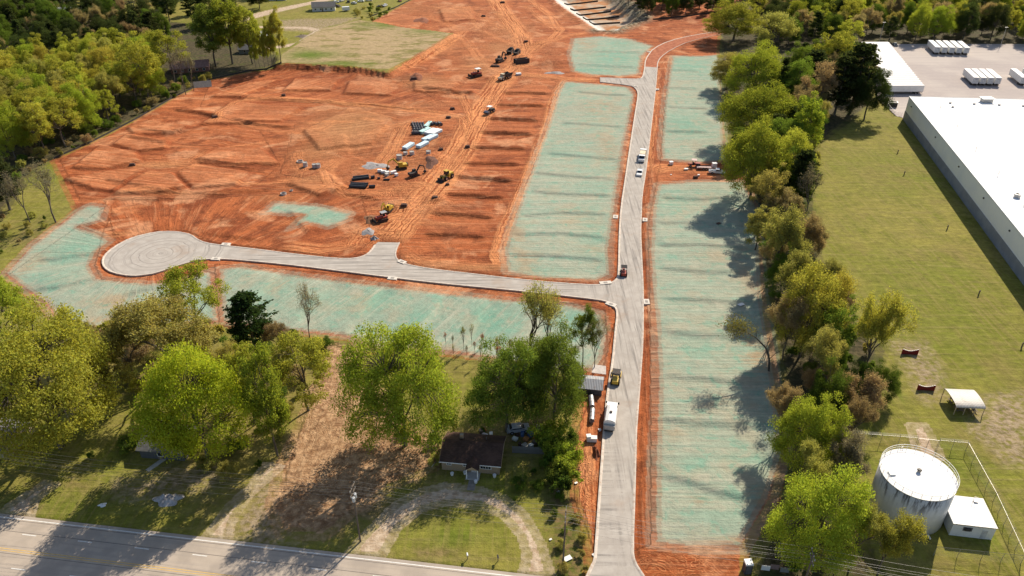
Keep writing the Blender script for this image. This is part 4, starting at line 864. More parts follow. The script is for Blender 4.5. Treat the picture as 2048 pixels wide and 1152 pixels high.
# leaning tree over the teal strip
b = at(1538, 742); e = empty('leaning_tree', (b.x, b.y, gz(b.x, b.y))); tag(e, 'leaning tree with bare curved trunk and a leafy tuft over teal strip', 'tree')
tb = []; pts = [Vector((0, 0, -.3)), Vector((-.4, .4, 3)), Vector((-1.6, .6, 6)), Vector((-4.2, .8, 8.6)), Vector((-6.5, 1.0, 10.0)), Vector((-8.6, 1.0, 11.2))]
for i in range(5): tb.append((pts[i], pts[i + 1], .28 - i * .045, .235 - i * .045, 7))
rs = np.random.default_rng(5)
for i in range(14): q = Vector((-8.6, 1, 11.2)) + Vector(rs.normal(size=3)) * 1.5; tb.append((pts[4].lerp(pts[5], rs.uniform()), q, .06, .02, 4))
for s_, en in ((2, (-1.0, 2.0, 9.0)), (1, (2.2, -.5, 6)), (3, (-4.6, -.6, 11.5))): limb(tb, pts[s_], en, .09, .02, rs, 5, 3)
C_ = np.concatenate([np.array([-8.8, 1, 11.4]) + rs.normal(size=(1500, 3)) * np.array([1.5, 1.3, 1.1]), np.array([-5.2, .6, 10.6]) + rs.normal(size=(120, 3)) * .7])
for n_, me in (('trunk', wood_mesh('trunk', tb)), ('crown', leaves_mesh('crown', C_, rs.normal(size=C_.shape) + np.array([0, 0, .5]), rs.uniform(.2, .38, len(C_)), rs))):
    o = bpy.data.objects.new(n_, me); COL.objects.link(o); o.parent = e; o.color = (*CO['olive'], 1)
# ================================================================== BUILDINGS AND FIXED THINGS
white = simple('white_panel', (.74, .73, .70), .6, 0, .06, .6, .3, (.52, .48, .42, .35))
roofw = simple('white_membrane', (.80, .78, .76), .7, 0, .05, .05, .2, (.66, .62, .58, .5))
glass = simple('dark_glass', (.02, .024, .03), .15, 0, .1, 1, .5); black = simple('black_rubber', (.018, .017, .017), .85, 0, .2)
steel = simple('galvanised', (.42, .41, .40), .5, .6, .12); dsteel = simple('dark_steel', (.07, .065, .06), .6, .3, .2)
wood = simple('weathered_wood', (.19, .15, .115), .9, 0, .25, 3); conc = simple('concrete', (.45, .42, .38), .9, 0, .15, 1)
# --- water tank
TH = 8.7; tc = at(1836, 948, TH); TR = 6.2
tm = new_mat('tank_paint'); t = NT(tm); P = t.obj(); sp = t.node('ShaderNodeSeparateXYZ'); t.put(sp.inputs[0], P)
ang = t.m('ARCTAN2', sp.outputs[1], sp.outputs[0]); cb = t.node('ShaderNodeCombineXYZ'); t.put(cb.inputs[0], t.m('MULTIPLY', ang, 5.2)); t.put(cb.inputs[2], t.m('MULTIPLY', sp.outputs[2], .10))
sk = t.noise(cb.outputs[0], 1.0, 5, .75); cb2 = t.node('ShaderNodeCombineXYZ'); t.put(cb2.inputs[0], t.m('MULTIPLY', ang, 1.3)); ln = t.noise(cb2.outputs[0], 1, 3)
dn = t.step(sp.outputs[2], t.m('SUBTRACT', 9.2, t.m('MULTIPLY', ln, 8.5)), t.m('SUBTRACT', 10.4, t.m('MULTIPLY', ln, 4.0)))
c = t.mix(t.step(t.noise(P, .5, 4), .35, .65), (.60, .60, .60), (.70, .69, .67))
c = t.mix(t.m('MULTIPLY', t.m('MULTIPLY', t.step(sk, .50, .60), dn), 1.0), c, (.035, .03, .027))
c = t.mix(t.m('MULTIPLY', t.step(sk, .45, .62), t.m('MULTIPLY', t.step(sp.outputs[2], 2, 8), .35)), c, (.30, .27, .24))
t.pbr(c, .5, 0, None, spec=.35)
tk = empty('water_tank', (tc.x, tc.y, gz(tc.x, tc.y) - .1)); tag(tk, 'large round white water tank with dark streaks below its rim', 'water tank')
MB().cyl((0, 0, 0), (0, 0, TH), TR, TR, 72).build('tank_wall', tm, tk, True)
tk.children[0].data.polygons.foreach_set('use_smooth', [len(p.vertices) == 4 for p in tk.children[0].data.polygons])
m = MB(); n = 72
vs = [(0, 0, TH + .55)] + [(math.cos(2 * math.pi * i / n) * TR * .985, math.sin(2 * math.pi * i / n) * TR * .985, TH + .02) for i in range(n)]
m._add(vs, [(0, 1 + i, 1 + (i + 1) % n) for i in range(n)]); m.build('tank_roof', roofw, tk)
MB().ring((0, 0), TR + .05, TR - .06, TH - .06, TH + .04, 72).build('rim', white, tk)
MB().ring((0, 0), TR + .03, TR - .03, TH + 1.05, TH + 1.11, 72).build('top_rail', white, tk); MB().ring((0, 0), TR + .025, TR - .025, TH + .55, TH + .59, 72).build('mid_rail', white, tk)
po = MB().cyl((TR, 0, TH - .1), (TR, 0, TH + 1.08), .035, n=6).build('rail_post', white, tk)
for i in range(1, 26):
    o = po.copy(); COL.objects.link(o); o.parent = tk; o.rotation_euler = (0, 0, 2 * math.pi * i / 26)
hv_ = MB().cyl((0, 0, TH + .4), (0, 0, TH + .95), .30, .30, 12).build('vent', steel, tk); MB().cyl((0, 0, TH + .95), (0, 0, TH + 1.1), .42, .3, 12).build('vent_cap', dsteel, hv_)
MB().box(-5.2, -4.2, -.6, .4, TH + .05, TH + .38).build('roof_hatch', white, tk)
m = MB()
for s in (-.22, .22): m.cyl((s, TR + .16, 0), (s, TR + .16, TH + 1.0), .03, n=5)
for k in range(28): m.cyl((-.22, TR + .16, .3 + k * .33), (.22, TR + .16, .3 + k * .33), .018, n=4)
m.build('ladder', steel, tk)
MB().cyl((1.2, -TR - .0, .35), (1.2, -TR - .9, .35), .16, n=8).build('outlet_pipe', white, tk)
ow = simple('rust_orange', (.40, .13, .05), .8); pb = at(1735, 990); e = empty('valve_box', (pb.x, pb.y, gz(pb.x, pb.y)), .5); tag(e, 'small rusty orange box at the left foot of the water tank', 'box')
MB().box(-.5, .5, -.9, .9, 0, .8, (.96, .96)).build('box_body', ow, e); MB().box(-.56, .56, -.96, .96, .8, .9).build('lid', wood, e)
# --- pump house
b0, b1 = at(1897, 1071), at(1982, 1081); dx = (b1 - b0).normalized(); W_ = (b1 - b0).length
ph = empty('pump_house', (b0.x, b0.y, gz(b0.x, b0.y) - .05), math.atan2(dx.y, dx.x)); tag(ph, 'small flat-roofed white block building beside the water tank', 'building')
MB().box(0, W_, 0, 6.6, 0, 2.85).build('wall', white, ph); rf = MB().box(-.12, W_ + .12, -.12, 6.72, 2.85, 3.05).build('roof', roofw, ph)
MB().box(-.12, W_ + .12, -.135, -.12, 2.83, 3.06).build('roof_edge', steel, rf); MB().cyl((4.9, 5.7, 3.05), (4.9, 5.7, 4.2), .035, n=5).cyl((4.9, 5.7, 4.2), (5.5, 5.6, 4.25), .03, n=5).build('mast', steel, rf)
MB().box(5.1, 5.7, 5.4, 5.9, 3.05, 3.3).build('roof_vent', steel, rf)
gr = MB().box(1.75, 3.25, -.06, -.003, 1.55, 2.45).build('louvre', simple('louvre_grey', (.22, .22, .22), .7), ph)
for k in range(5): MB().box(1.8, 3.2, -.085, -.062, 1.6 + k * .17, 1.68 + k * .17).build('slat', dsteel, gr)
MB().box(2.0, 2.9, -.32, -.09, 1.75, 2.3).build('fan_hood', dsteel, ph)
MB().box(4.9, 5.8, -.04, -.003, .0, 2.1).build('door', simple('door_grey', (.5, .5, .5), .6), ph)
MB().cyl((W_, 5.2, 1.2), (W_ + .9, 5.2, 1.2), .12, n=8).build('pipe', white, ph)
# --- chain-link fence round the tank
cm = new_mat('chain_link'); t = NT(cm); t.pbr((.30, .29, .27), .5, .5)
def chain_fence(pts, h, label, cat='fence', sp=3.0, name='chain_link_fence', wires=True, open_=None):
    o0 = pts[0]; e = empty(name, (o0.x, o0.y, 0)); tag(e, label, cat); postm = None
    for a, b in zip(pts[:-1], pts[1:]):
        d = b - a; L = d.length; u = d / L; n_ = max(1, round(L / sp)); rail = MB(); net = MB()
        zs = [gz((a + d * (k / n_)).x, (a + d * (k / n_)).y) for k in range(n_ + 1)]
        for k in range(n_ + 1):
            p = a + d * (k / n_); q = MB().cyl((p.x - o0.x, p.y - o0.y, zs[k] - .3), (p.x - o0.x, p.y - o0.y, zs[k] + h), .045, n=6)
            if wires: q.cyl((p.x - o0.x, p.y - o0.y, zs[k] + h), (p.x - o0.x - u.y * .3, p.y - o0.y + u.x * .3, zs[k] + h + .35), .03, n=4)
            q.build('post', steel, e)
            if k == n_: break
            r = a + d * ((k + 1) / n_); A_ = Vector((p.x - o0.x, p.y - o0.y, zs[k])); B_ = Vector((r.x - o0.x, r.y - o0.y, zs[k + 1]))
            up = Vector((0, 0, 1)); rail.cyl(A_ + up * h, B_ + up * h, .028, n=4)
            if wires:
                for w in (.12, .23, .34): rail.cyl(A_ + up * (h + w) + Vector((-u.y, u.x, 0)) * w * .8, B_ + up * (h + w) + Vector((-u.y, u.x, 0)) * w * .8, .012, n=3)
            s_ = (B_ - A_).length; st_ = .32; k_ = int(s_ / st_)
            for i in range(-int(h / st_), k_ + 1):           # diagonal wires both ways
                for sg in (1, -1):
                    x0, x1 = i * st_, i * st_ + h; z0, z1 = 0.0, h
                    if x0 < 0: z0 = -x0; x0 = 0
                    if x1 > s_: z1 = h - (x1 - s_); x1 = s_
                    if x1 - x0 < .05: continue
                    f0, f1 = x0 / s_, x1 / s_
                    if sg < 0: f0, f1 = 1 - f0, 1 - f1
                    net.cyl(A_.lerp(B_, f0) + up * z0, A_.lerp(B_, f1) + up * z1, .007, n=3, caps=False)
        rail.build('rail', steel, e); net.build('wire_mesh', cm, e)
    return e
chain_fence([at(1690,882), at(1830,893)], 2.2, 'chain-link fence behind the water tank, left of its gate')
chain_fence([at(1874,898), at(1930,903), at(1985,1005), at(2041,1128)], 2.2, 'chain-link fence along the right side of the tank yard')
chain_fence([at(2040,1130), at(1960,1122), at(1866,1112)], 2.2, 'chain-link fence across the bottom of the tank yard')
chain_fence([at(1833,893.5), at(1872,897.5)], 2.1, 'chain-link gate where the gravel path enters the tank yard', 'gate', 1.9, 'chain_link_gate', False)
chain_fence([at(1757,195), at(1788,231), at(1803,232)], 1.8, 'dark fence by the black dumpster at the warehouse corner', 'fence', 3.0, 'yard_fence', False)
# --- carport over picnic tables
pc = at(1923, 812); cp = empty('carport', (pc.x, pc.y, gz(pc.x, pc.y)), R(-4)); tag(cp, 'open metal carport with pale arched roof on the lawn', 'carport')
prof = []; 
for i in range(13): a = math.pi * (i / 12); prof.append((-math.cos(a) * 3.0, 2.05 + .65 * math.sin(a) ** .8))
prof2 = [(a, b - .08) for a, b in reversed(prof)]
rm = new_mat('ribbed_roof'); t = NT(rm); P = t.obj(); sp = t.node('ShaderNodeSeparateXYZ'); t.put(sp.inputs[0], P); rb = t.m('SINE', t.m('MULTIPLY', sp.outputs[0], 21))
c = t.mix(t.step(rb, -.8, .4), (.40, .37, .33), (.60, .56, .51)); t.pbr(t.mix(t.m('MULTIPLY', t.step(t.noise(P, .7, 5), .5, .7), .5), c, (.36, .31, .26)), .5, .1, rb, .5, .04)
MB().prism(prof + prof2, -3.0, 3.0).build('roof', rm, cp)
tan_ = simple('tan_steel', (.50, .40, .27), .6, .1)
for x in (-2.9, -1.0, 1.0, 2.9):
    for y in (-2.93, 2.93): MB().box(x - .06, x + .06, y - .06, y + .06, -.2, 2.12).build('post', tan_, cp)
    MB().prism([(a * .98, b - .085) for a, b in prof] + [(a * .98, b - .17) for a, b in reversed(prof)], x - .05, x + .05).build('rib', tan_, cp)
for k, (x, y, lb) in enumerate([(-1.3, 1.2, 'far left'), (1.4, 1.1, 'far right'), (-1.2, -1.4, 'near left'), (1.5, -1.3, 'near right')]):
    p = cp.matrix_basis @ Vector((x, y, 0)); e = empty('picnic_table', (p.x, p.y, gz(p.x, p.y)), R(86)); tag(e, 'picnic table under the carport, %s of the four' % lb, 'picnic table', 'picnic tables under the carport')
    for j in range(4): MB().box(-.9, .9, -.38 + j * .2, -.2 + j * .2, .72, .76).build('plank', wood, e)
    for s in (-.7, .7): MB().box(-.9, .9, s - .14, s + .14, .42, .46).build('bench', wood, e)
    for s in (-.6, .6): MB().box(s - .04, s + .04, -.75, .75, .36, .42).cyl((s, -.6, 0), (s, -.25, .72), .04, n=5).cyl((s, .6, 0), (s, .25, .72), .04, n=5).build('leg_frame', wood, e)
# --- horseshoe backboards
rw = simple('red_boards', (.20, .022, .016), .8, 0, .3, 2); wc = simple('white_cap', (.72, .66, .58), .8)
for px, py, lb in [(1819,708,'red curved backboard on the lawn, farther from the carport'),(1851,780,'red curved backboard on the lawn, next to the carport')]:
    p = at(px, py); e = empty('backboard', (p.x, p.y, gz(p.x, p.y)), R(-3)); tag(e, lb, 'backboard', 'horseshoe pit backboards'); n_ = 9
    for k in range(n_):
        x = -1.6 + k * .4; z = .95 + .42 * (abs(x) / 1.6) ** 1.8
        b = MB().box(x - .195, x + .195, -.08, .08, -.1, z).build('board', rw, e); MB().box(x - .2, x + .2, -.10, .10, z, z + .06).build('cap', wc, e)
    for s in (-1.72, 1.72): MB().box(s - .12, s + .12, -.15, .15, -.2, 1.42).build('end_post', rw, e)
# --- short posts standing in the lawn
for px, py, lb in [(1795,307,'short brown stake on the lawn nearest the far warehouse corner'),(1808,350,'brown stake with rubbish at its foot, second down the lawn'),(1894,459,'dark stake halfway down the long lawn'),(1957,590,'brown post with a pale tag near the warehouse shadow'),(2043,695,'short post at the right frame edge on the lawn')]:
    p = on(px, py); e = empty('stake', p, R(15)); tag(e, lb, 'stake', 'stakes along the lawn'); MB().box(-.12, .12, -.12, .12, -.2, 1.5, (.8, .8)).build('shaft', wood, e); MB().box(-.3, .3, -.05, .05, 1.0, 1.3).build('crosspiece', simple('tag_tan', (.4, .3, .18), .8), e)
# --- warehouse
wb = at(1806, 238); we = at(2048, 570); u1 = (we - wb).normalized(); u2 = Vector((45.6, -4.1, 0)).normalized(); L1, L2, WH = 215.0, 150.0, 9.4
wl = new_mat('warehouse_wall'); t = NT(wl); P = t.pos(); nz = t.noise(P, .15, 4); c = t.mix(t.step(nz, .35, .65), (.84, .86, .90), (.90, .91, .92)); t.pbr(c, .6, .1)
wl2 = new_mat('warehouse_base'); t = NT(wl2); t.pbr(t.mix(t.step(t.noise(t.pos(), .2, 4), .4, .6), (.25, .26, .29), (.30, .31, .34)), .8)
wh = empty('warehouse', (wb.x, wb.y, 0)); tag(wh, 'long white flat-roofed warehouse at the right edge', 'warehouse')
def quad_prism(o, a, b, z0, z1, e_=0.0):
    o = Vector((0, 0, 0)) - (a.normalized() + b.normalized()) * e_; a = a + a.normalized() * 2 * e_; b = b + b.normalized() * 2 * e_
    ps = [o, o + a, o + a + b, o + b]; m = MB(); m._add([(p.x, p.y, z0) for p in ps] + [(p.x, p.y, z1) for p in ps], [(0, 1, 2, 3), (4, 5, 6, 7), (0, 1, 5, 4), (1, 2, 6, 5), (2, 3, 7, 6), (3, 0, 4, 7)]); return m
a_, b_ = u1 * L1, u2 * L2
quad_prism(None, a_, b_, 3.6, WH).build('wall', wl, wh); quad_prism(None, a_, b_, -.3, 3.6, .12).build('base_wall', wl2, wh)
rf = quad_prism(None, a_, b_, WH, WH + .25, .15).build('roof', roofw, wh)
m = MB()
for p0, p1 in ((Vector(), a_), (Vector(), b_)): m.cyl(p0 + Vector((0, 0, WH + .30)), p1 + Vector((0, 0, WH + .30)), .13, n=4)
m.build('roof_edge_trim', white, rf)
for k in range(9):                                                     # bracing posts along the eave
    f = .08 + k * .105; p = a_ * f + u2 * 7.5
    MB().cyl((p.x, p.y, WH + .2), (p.x, p.y, WH + 2.1), .07, n=5).cyl((p.x, p.y, WH + 1.9), (p.x + .5, p.y, WH + .3), .05, n=4).build('roof_pipe', steel, rf)
for f in (.03, .20, .335, .455, .56): p = a_ * f; q = p - u2 * .10; MB().box(q.x - .18, q.x + .18, q.y - .25, q.y + .25, 7.2, 7.6).build('scupper', dsteel, wh)
def roof_unit(px, py, w, d, h, name, mat, cap=None):
    p = at(px, py, WH); o = MB().box(p.x - wb.x - w / 2, p.x - wb.x + w / 2, p.y - wb.y - d / 2, p.y - wb.y + d / 2, WH + .2, WH + h).build(name, mat, wh)
    MB().box(p.x - wb.x - w * .7, p.x - wb.x + w * .7, p.y - wb.y - d * .6, p.y - wb.y + d * .6, WH + h, WH + h + .25).build('unit_hood', white, o)
roof_unit(1972, 205, 3.6, 3.0, 1.7, 'air_handler', steel)
pv = at(2033, 396, WH); o = MB().cyl((pv.x - wb.x, pv.y - wb.y, WH), (pv.x - wb.x, pv.y - wb.y, WH + .9), .95, .85, 14).build('exhaust_fan', steel, wh); MB().ring((pv.x - wb.x, pv.y - wb.y), .95, .7, WH + .9, WH + 1.4, 14).build('fan_cowl', steel, o); MB().cyl((pv.x - wb.x, pv.y - wb.y, WH + .9), (pv.x - wb.x, pv.y - wb.y, WH + 1.0), .7, n=14).build('fan_throat', black, o)
for px, py in ((1900,208),(1948,210),(1998,212),(1905,216),(2046,214)): p = at(px, py, WH); MB().box(p.x - wb.x - .35, p.x - wb.x + .35, p.y - wb.y - .35, p.y - wb.y + .35, WH + .2, WH + .95).build('roof_curb', steel, wh)
# --- trailers
tyre = black
def make_trailer():
    e = empty('semi_trailer'); body = MB().box(0, 16.1, -1.3, 1.3, 1.15, 4.05).build('trailer_body', white, e)
    MB().box(-.03, 16.13, -1.33, 1.33, 3.93, 4.10).build('roof_rail', roofw, body); MB().box(-.02, 16.12, -1.325, 1.325, 1.12, 1.28).build('side_rail', steel, body)
    for s in (-1, 1): d = MB().box(16.1, 16.16, min(s * .03, s * 1.25), max(s * .03, s * 1.25), 1.2, 3.9).build('rear_door', simple('trailer_door', (.55, .55, .55), .6), e); MB().cyl((16.19, s * .35, 1.25), (16.19, s * .35, 3.85), .025, n=4).build('lock_rod', steel, d)
    MB().box(16.161, 16.19, -.55, .55, 3.1, 3.5).build('plate', simple('plate_grey', (.32, .32, .33), .6), e)
    for x in (12.9, 14.2):
        for s in (-1, 1): w = MB().cyl((x, s * 1.25, .5), (x, s * .72, .5), .5, n=14).build('wheel', tyre, e); MB().cyl((x, s * 1.26, .5), (x, s * 1.2, .5), .24, n=10).build('rim', steel, w)
    MB().box(12.2, 15.0, -.5, .5, .7, 1.14).build('bogie', dsteel, e); MB().box(15.9, 16.1, -1.1, 1.1, .45, .6).cyl((16.0, -.5, .55), (16.0, -.5, 1.15), .05, n=4).cyl((16, .5, .55), (16, .5, 1.15), .05, n=4).build('rear_guard', dsteel, e)
    for s in (-.8, .8): MB().box(2.6, 2.8, s - .1, s + .1, 0, 1.14).build('landing_leg', dsteel, e)
    return e
tproto = make_trailer(); first = [True]
def trailer(x, y, rz, label, group):
    e = tproto if first[0] else copy_tree(tproto); first[0] = False
    e.location = (x, y, 0); e.rotation_euler = (0, 0, rz); return tag(e, label, 'trailer', group)
r0 = at(1843, 187); r1 = at(1775, 100); NTR = 25
for k in range(NTR):
    p = r0.lerp(r1, k / (NTR - 1))
    trailer(p.x - 16.3, p.y, R(0.5) , 'nearest white trailer of the long diagonal row' if k == 0 else '%s white trailer from the near end of the long diagonal row' % ordinal(k + 1), 'trailers in the long diagonal row')
for k, nm in enumerate(('leftmost', 'second from left', 'middle', 'fourth from left', 'rightmost')):
    q = at(1872 + k * 14.6, 109.5 + k * .3); trailer(q.x - 16 * math.sin(R(-12.5)) * -1 * -1, q.y + 16 * math.cos(R(12.5)), R(-102.5), 'white trailer by the trees, %s of five' % nm, 'five trailers by the trees')
for k, nm in enumerate(('leftmost', 'second', 'third', 'rightmost')):
    q = at(1948 + k * 14.8, 172 + k * .2); trailer(q.x + 16 * math.sin(R(12.5)), q.y + 16 * math.cos(R(12.5)), R(-102.5), 'white trailer in mid yard, %s of four' % nm, 'four trailers in mid yard')
for k, nm in enumerate(('white trailer standing apart at the right frame edge', 'white trailer cut by the right frame edge')):
    q = at(2044 + k * 26, 172); trailer(q.x + 16 * math.sin(R(12.5)), q.y + 16 * math.cos(R(12.5)), R(-102.5), nm, 'trailers at the right edge')
# dumpster
p = at(1782, 213); e = empty('dumpster', (p.x, p.y, 0), R(-14)); tag(e, 'open black roll-off dumpster near the warehouse corner', 'dumpster'); bk_ = simple('black_paint', (.025, .025, .027), .6, .1)
MB().box(-2.2, 2.2, -1.15, -1.0, .15, 2.1).box(-2.2, 2.2, 1.0, 1.15, .15, 2.1).build('side_wall', bk_, e); MB().box(-2.2, -2.05, -1, 1, .15, 2.1).box(2.05, 2.2, -1, 1, .15, 2.1).build('end_wall', bk_, e); MB().box(-2.05, 2.05, -1, 1, .15, .3).build('floor_plate', wood, e)
MB().box(-2.26, 2.26, -1.2, -.98, 2.1, 2.22).box(-2.26, 2.26, .98, 1.2, 2.1, 2.22).box(-2.26, -2.03, -.98, .98, 2.1, 2.22).box(2.03, 2.26, -.98, .98, 2.1, 2.22).build('rim', steel, e); [MB().box(x - .05, x + .05, -1.22, -1.15, .15, 2.1).build('rib', bk_, e) for x in (-1.4, -.5, .5, 1.4)]
p = at(1771, 191); e = empty('pallet_stack', (p.x, p.y, 0), .2); tag(e, 'small white object on the ground beside the dumpster', 'pallet'); MB().box(-1.3, 1.3, -.5, .5, .05, .35).build('deck', white, e); MB().box(-1.2, 1.2, -.1, .1, 0, .05).build('runner', wood, e)
# lamp post in the yard
def lamp(px, py, ty, label):
    p = at(px, py); h = rise(px, py, ty); e = empty('lamp_post', (p.x, p.y, 0)); tag(e, label, 'lamp post'); MB().cyl((0, 0, -.3), (0, 0, h), .13, .09, 8).build('pole', steel, e); MB().box(-.9, .9, -.15, .15, h, h + .18).build('lamp_head', steel, e); MB().cyl((0, 0, 0), (0, 0, .5), .3, n=10).build('base', conc, e)
lamp(2000, 94, 55, 'tall grey lamp post at the back of the trailer yard'); lamp(1758, 86, 45, 'grey lamp post at the far left corner of the trailer yard')
# --- the house with a brown roof
h0, h1 = at(884, 938), at(999, 948); hd = (h1 - h0).normalized(); HW = (h1 - h0).length
hs = empty('brown_roof_house', (h0.x, h0.y, gz((h0.x + h1.x) / 2, h0.y + 3) - .1), math.atan2(hd.y, hd.x)); tag(hs, 'small tan brick house with dark brown gable roof and white porch posts', 'house')
brk = new_mat('tan_brick'); t = NT(brk); P = t.obj(); b = t.node('ShaderNodeTexBrick'); t.put(b.inputs['Vector'], t.mapv(P, (1, 1, 1), (R(90), 0, 0))); b.inputs['Scale'].default_value = 4.5
b.inputs['Color1'].default_value = (.33, .23, .13, 1); b.inputs['Color2'].default_value = (.27, .18, .10, 1); b.inputs['Mortar'].default_value = (.36, .31, .25, 1); t.pbr(b.outputs[0], .9)
shg = new_mat('brown_shingles'); t = NT(shg); P = t.obj(); n1 = t.noise(t.mapv(P, (1, 4, 1)), 1.5, 4); n2 = t.noise(P, .5, 4)
c = t.mix(t.step(n2, .3, .7), (.05, .031, .025), (.09, .052, .04)); c = t.mix(t.m('MULTIPLY', t.step(n1, .45, .7), .5), c, (.12, .075, .058)); t.pbr(c, .95, 0, n1, .4, .05, .1)
HD, EH, RH = 7.6, 2.55, 4.3
MB().prism([(0, 0), (HD, 0), (HD, EH), (HD / 2, RH - .12), (0, EH)], 0, HW).build('wall', brk, hs)
rf = MB().prism([(-.45, EH - .18), (HD / 2, RH), (HD + .45, EH - .18), (HD + .45, EH - .02), (HD / 2, RH + .17), (-.45, EH - .02)], -.35, HW + .35).build('roof', shg, hs)
MB().box(-.37, HW + .37, -.50, -.45, EH - .2, EH).build('eave_board', white, rf)
for x in (-.39, HW + .36): MB().prism([(-.45, EH - .2), (HD / 2, RH - .02), (HD + .45, EH - .2), (HD + .45, EH), (HD / 2, RH + .19), (-.45, EH)], x, x + .03).build('verge_board', simple('tan_trim', (.42, .30, .18), .8), rf)
def window(x0, x1, z0, z1, n_):
    w = MB().box(x0, x1, -.07, -.003, z0, z0 + .09).box(x0, x1, -.07, -.003, z1 - .09, z1).box(x0, x0 + .09, -.07, -.003, z0 + .09, z1 - .09).box(x1 - .09, x1, -.07, -.003, z0 + .09, z1 - .09).build('window', white, hs)
    for k in range(n_):
        a = x0 + .09 + (x1 - x0 - .18) * k / n_; b = x0 + .09 + (x1 - x0 - .18) * (k + 1) / n_; MB().box(a + .03, b - .03, -.03, -.003, z0 + .09, z1 - .09).build('pane', glass, w)
        if k: MB().box(a - .03, a + .03, -.06, -.03, z0 + .09, z1 - .09).build('mullion', white, w)
window(.95, 1.9, 1.45, 2.15, 2); window(4.1, 5.05, 1.45, 2.15, 2); window(7.4, 9.6, 1.2, 2.25, 4)
MB().box(5.75, 6.65, -.06, -.003, .15, 2.15).build('door', simple('door_white', (.55, .52, .48), .6), hs)
pr = MB().prism([(4.95, 2.45), (6.2, 3.25), (7.45, 2.45), (7.45, 2.58), (6.2, 3.42), (4.95, 2.58)], -1.9, .9, 'y').build('porch_roof', shg, hs); MB().prism([(5.05, 2.42), (7.35, 2.42), (6.2, 3.15)], -1.86, -1.8, 'y').build('porch_gable', simple('tan_trim', (.42, .30, .18), .8), pr)
for x in (5.1, 7.2): MB().box(x - .09, x + .09, -1.8, -1.62, .1, 2.5).build('porch_post', white, hs)
MB().box(4.9, 7.5, -2.0, -.02, -.1, .14).build('porch_slab', conc, hs); MB().box(5.6, 7.0, -4.6, -2.05, -.1, .07).build('walkway', simple('old_concrete', (.24, .21, .18), .9), hs)
MB().box(2.8, 3.5, 4.6, 5.2, 3.2, 5.0).build('chimney', brk, hs); MB().cyl((7.9, 5.3, 3.4), (7.9, 5.3, 4.4), .06, n=6).build('vent_pipe', steel, hs)
mm = hs.matrix_basis
for k, (x, y, lb) in enumerate([(2.2, -1.2, 'white bucket on the ground left of the porch'), (4.6, -.6, 'white bin against the wall by the porch'), (7.0, -2.6, 'white pot at the right foot of the porch'), (10.3, -.7, 'white pot by the right end of the house')]):
    p = mm @ Vector((x, y, 0)); e = empty('bucket', (p.x, p.y, gz(p.x, p.y))); tag(e, lb, 'bucket'); MB().cyl((0, 0, 0), (0, 0, .55), .26, .32, 12).build('pail', white, e); MB().ring((0, 0), .35, .30, .5, .58, 12).build('rim', white, e)
p = mm @ Vector((-1.3, 2.2, 0)); e = empty('gutter_pipe', (p.x, p.y, gz(p.x, p.y)), R(60)); tag(e, 'white pipe lying against the left end of the house', 'pipe'); MB().cyl((-1.8, 0, .1), (1.8, 0, .75), .07, n=7).build('pipe_run', white, e); MB().cyl((-1.8, 0, .1), (-2.0, 0, .02), .09, n=7).build('elbow', white, e)
# --- small shed with ribbed roof, lean-to sheet behind it
s0, s1 = at(1150, 787), at(1203, 792); sd = (s1 - s0).normalized(); SW = (s1 - s0).length
mr = new_mat('shed_metal'); t = NT(mr); P = t.obj(); sp = t.node('ShaderNodeSeparateXYZ'); t.put(sp.inputs[0], P); rb = t.m('SINE', t.m('MULTIPLY', sp.outputs[0], 18)); c = t.mix(t.step(rb, -.7, .5), (.26, .26, .27), (.42, .42, .43)); c = t.mix(t.m('MULTIPLY', t.step(t.noise(P, .8, 5), .5, .7), .5), c, (.24, .16, .12)); t.pbr(c, .45, .3, rb, .5, .04)
sh = empty('shed', (s0.x, s0.y, gz(s0.x + 2, s0.y + 2) - .1), math.atan2(sd.y, sd.x)); tag(sh, 'small shed with grey ribbed metal roof beside the street', 'shed')
MB().prism([(0, 0), (4.2, 0), (4.2, 2.0), (2.1, 2.75), (0, 2.0)], 0, SW).build('wall', simple('shed_wall', (.10, .095, .10), .8), sh)
MB().prism([(-.3, 1.80), (2.1, 2.78), (4.5, 1.80), (4.5, 1.9), (2.1, 2.9), (-.3, 1.9)], -.25, SW + .25).build('roof', mr, sh); MB().box(1.6, 3.4, -.05, -.003, .05, 1.75).build('door', dsteel, sh)
p = at(1198, 752); e = empty('lean_to', (p.x, p.y, gz(p.x, p.y)), R(-12)); tag(e, 'pale flat sheet roof on posts just behind the shed', 'lean-to')
MB()._add([(-1.6, -1.2, 1.6), (1.6, -1.2, 1.6), (1.3, 1.2, 2.1), (-1.5, 1.2, 2.1), (-1.6, -1.2, 1.54), (1.6, -1.2, 1.54), (1.3, 1.2, 2.04), (-1.5, 1.2, 2.04)], [(0, 1, 2, 3), (7, 6, 5, 4), (0, 4, 5, 1), (1, 5, 6, 2), (2, 6, 7, 3), (3, 7, 4, 0)]).build('sheet', simple('pale_sheet', (.62, .54, .48), .6), e)
for x, y in ((-1.4, -1.1), (1.4, -1.1), (1.2, 1.1), (-1.4, 1.1)): MB().box(x - .05, x + .05, y - .05, y + .05, -.2, 1.58 if y < 0 else 2.05).build('post', wood, e)
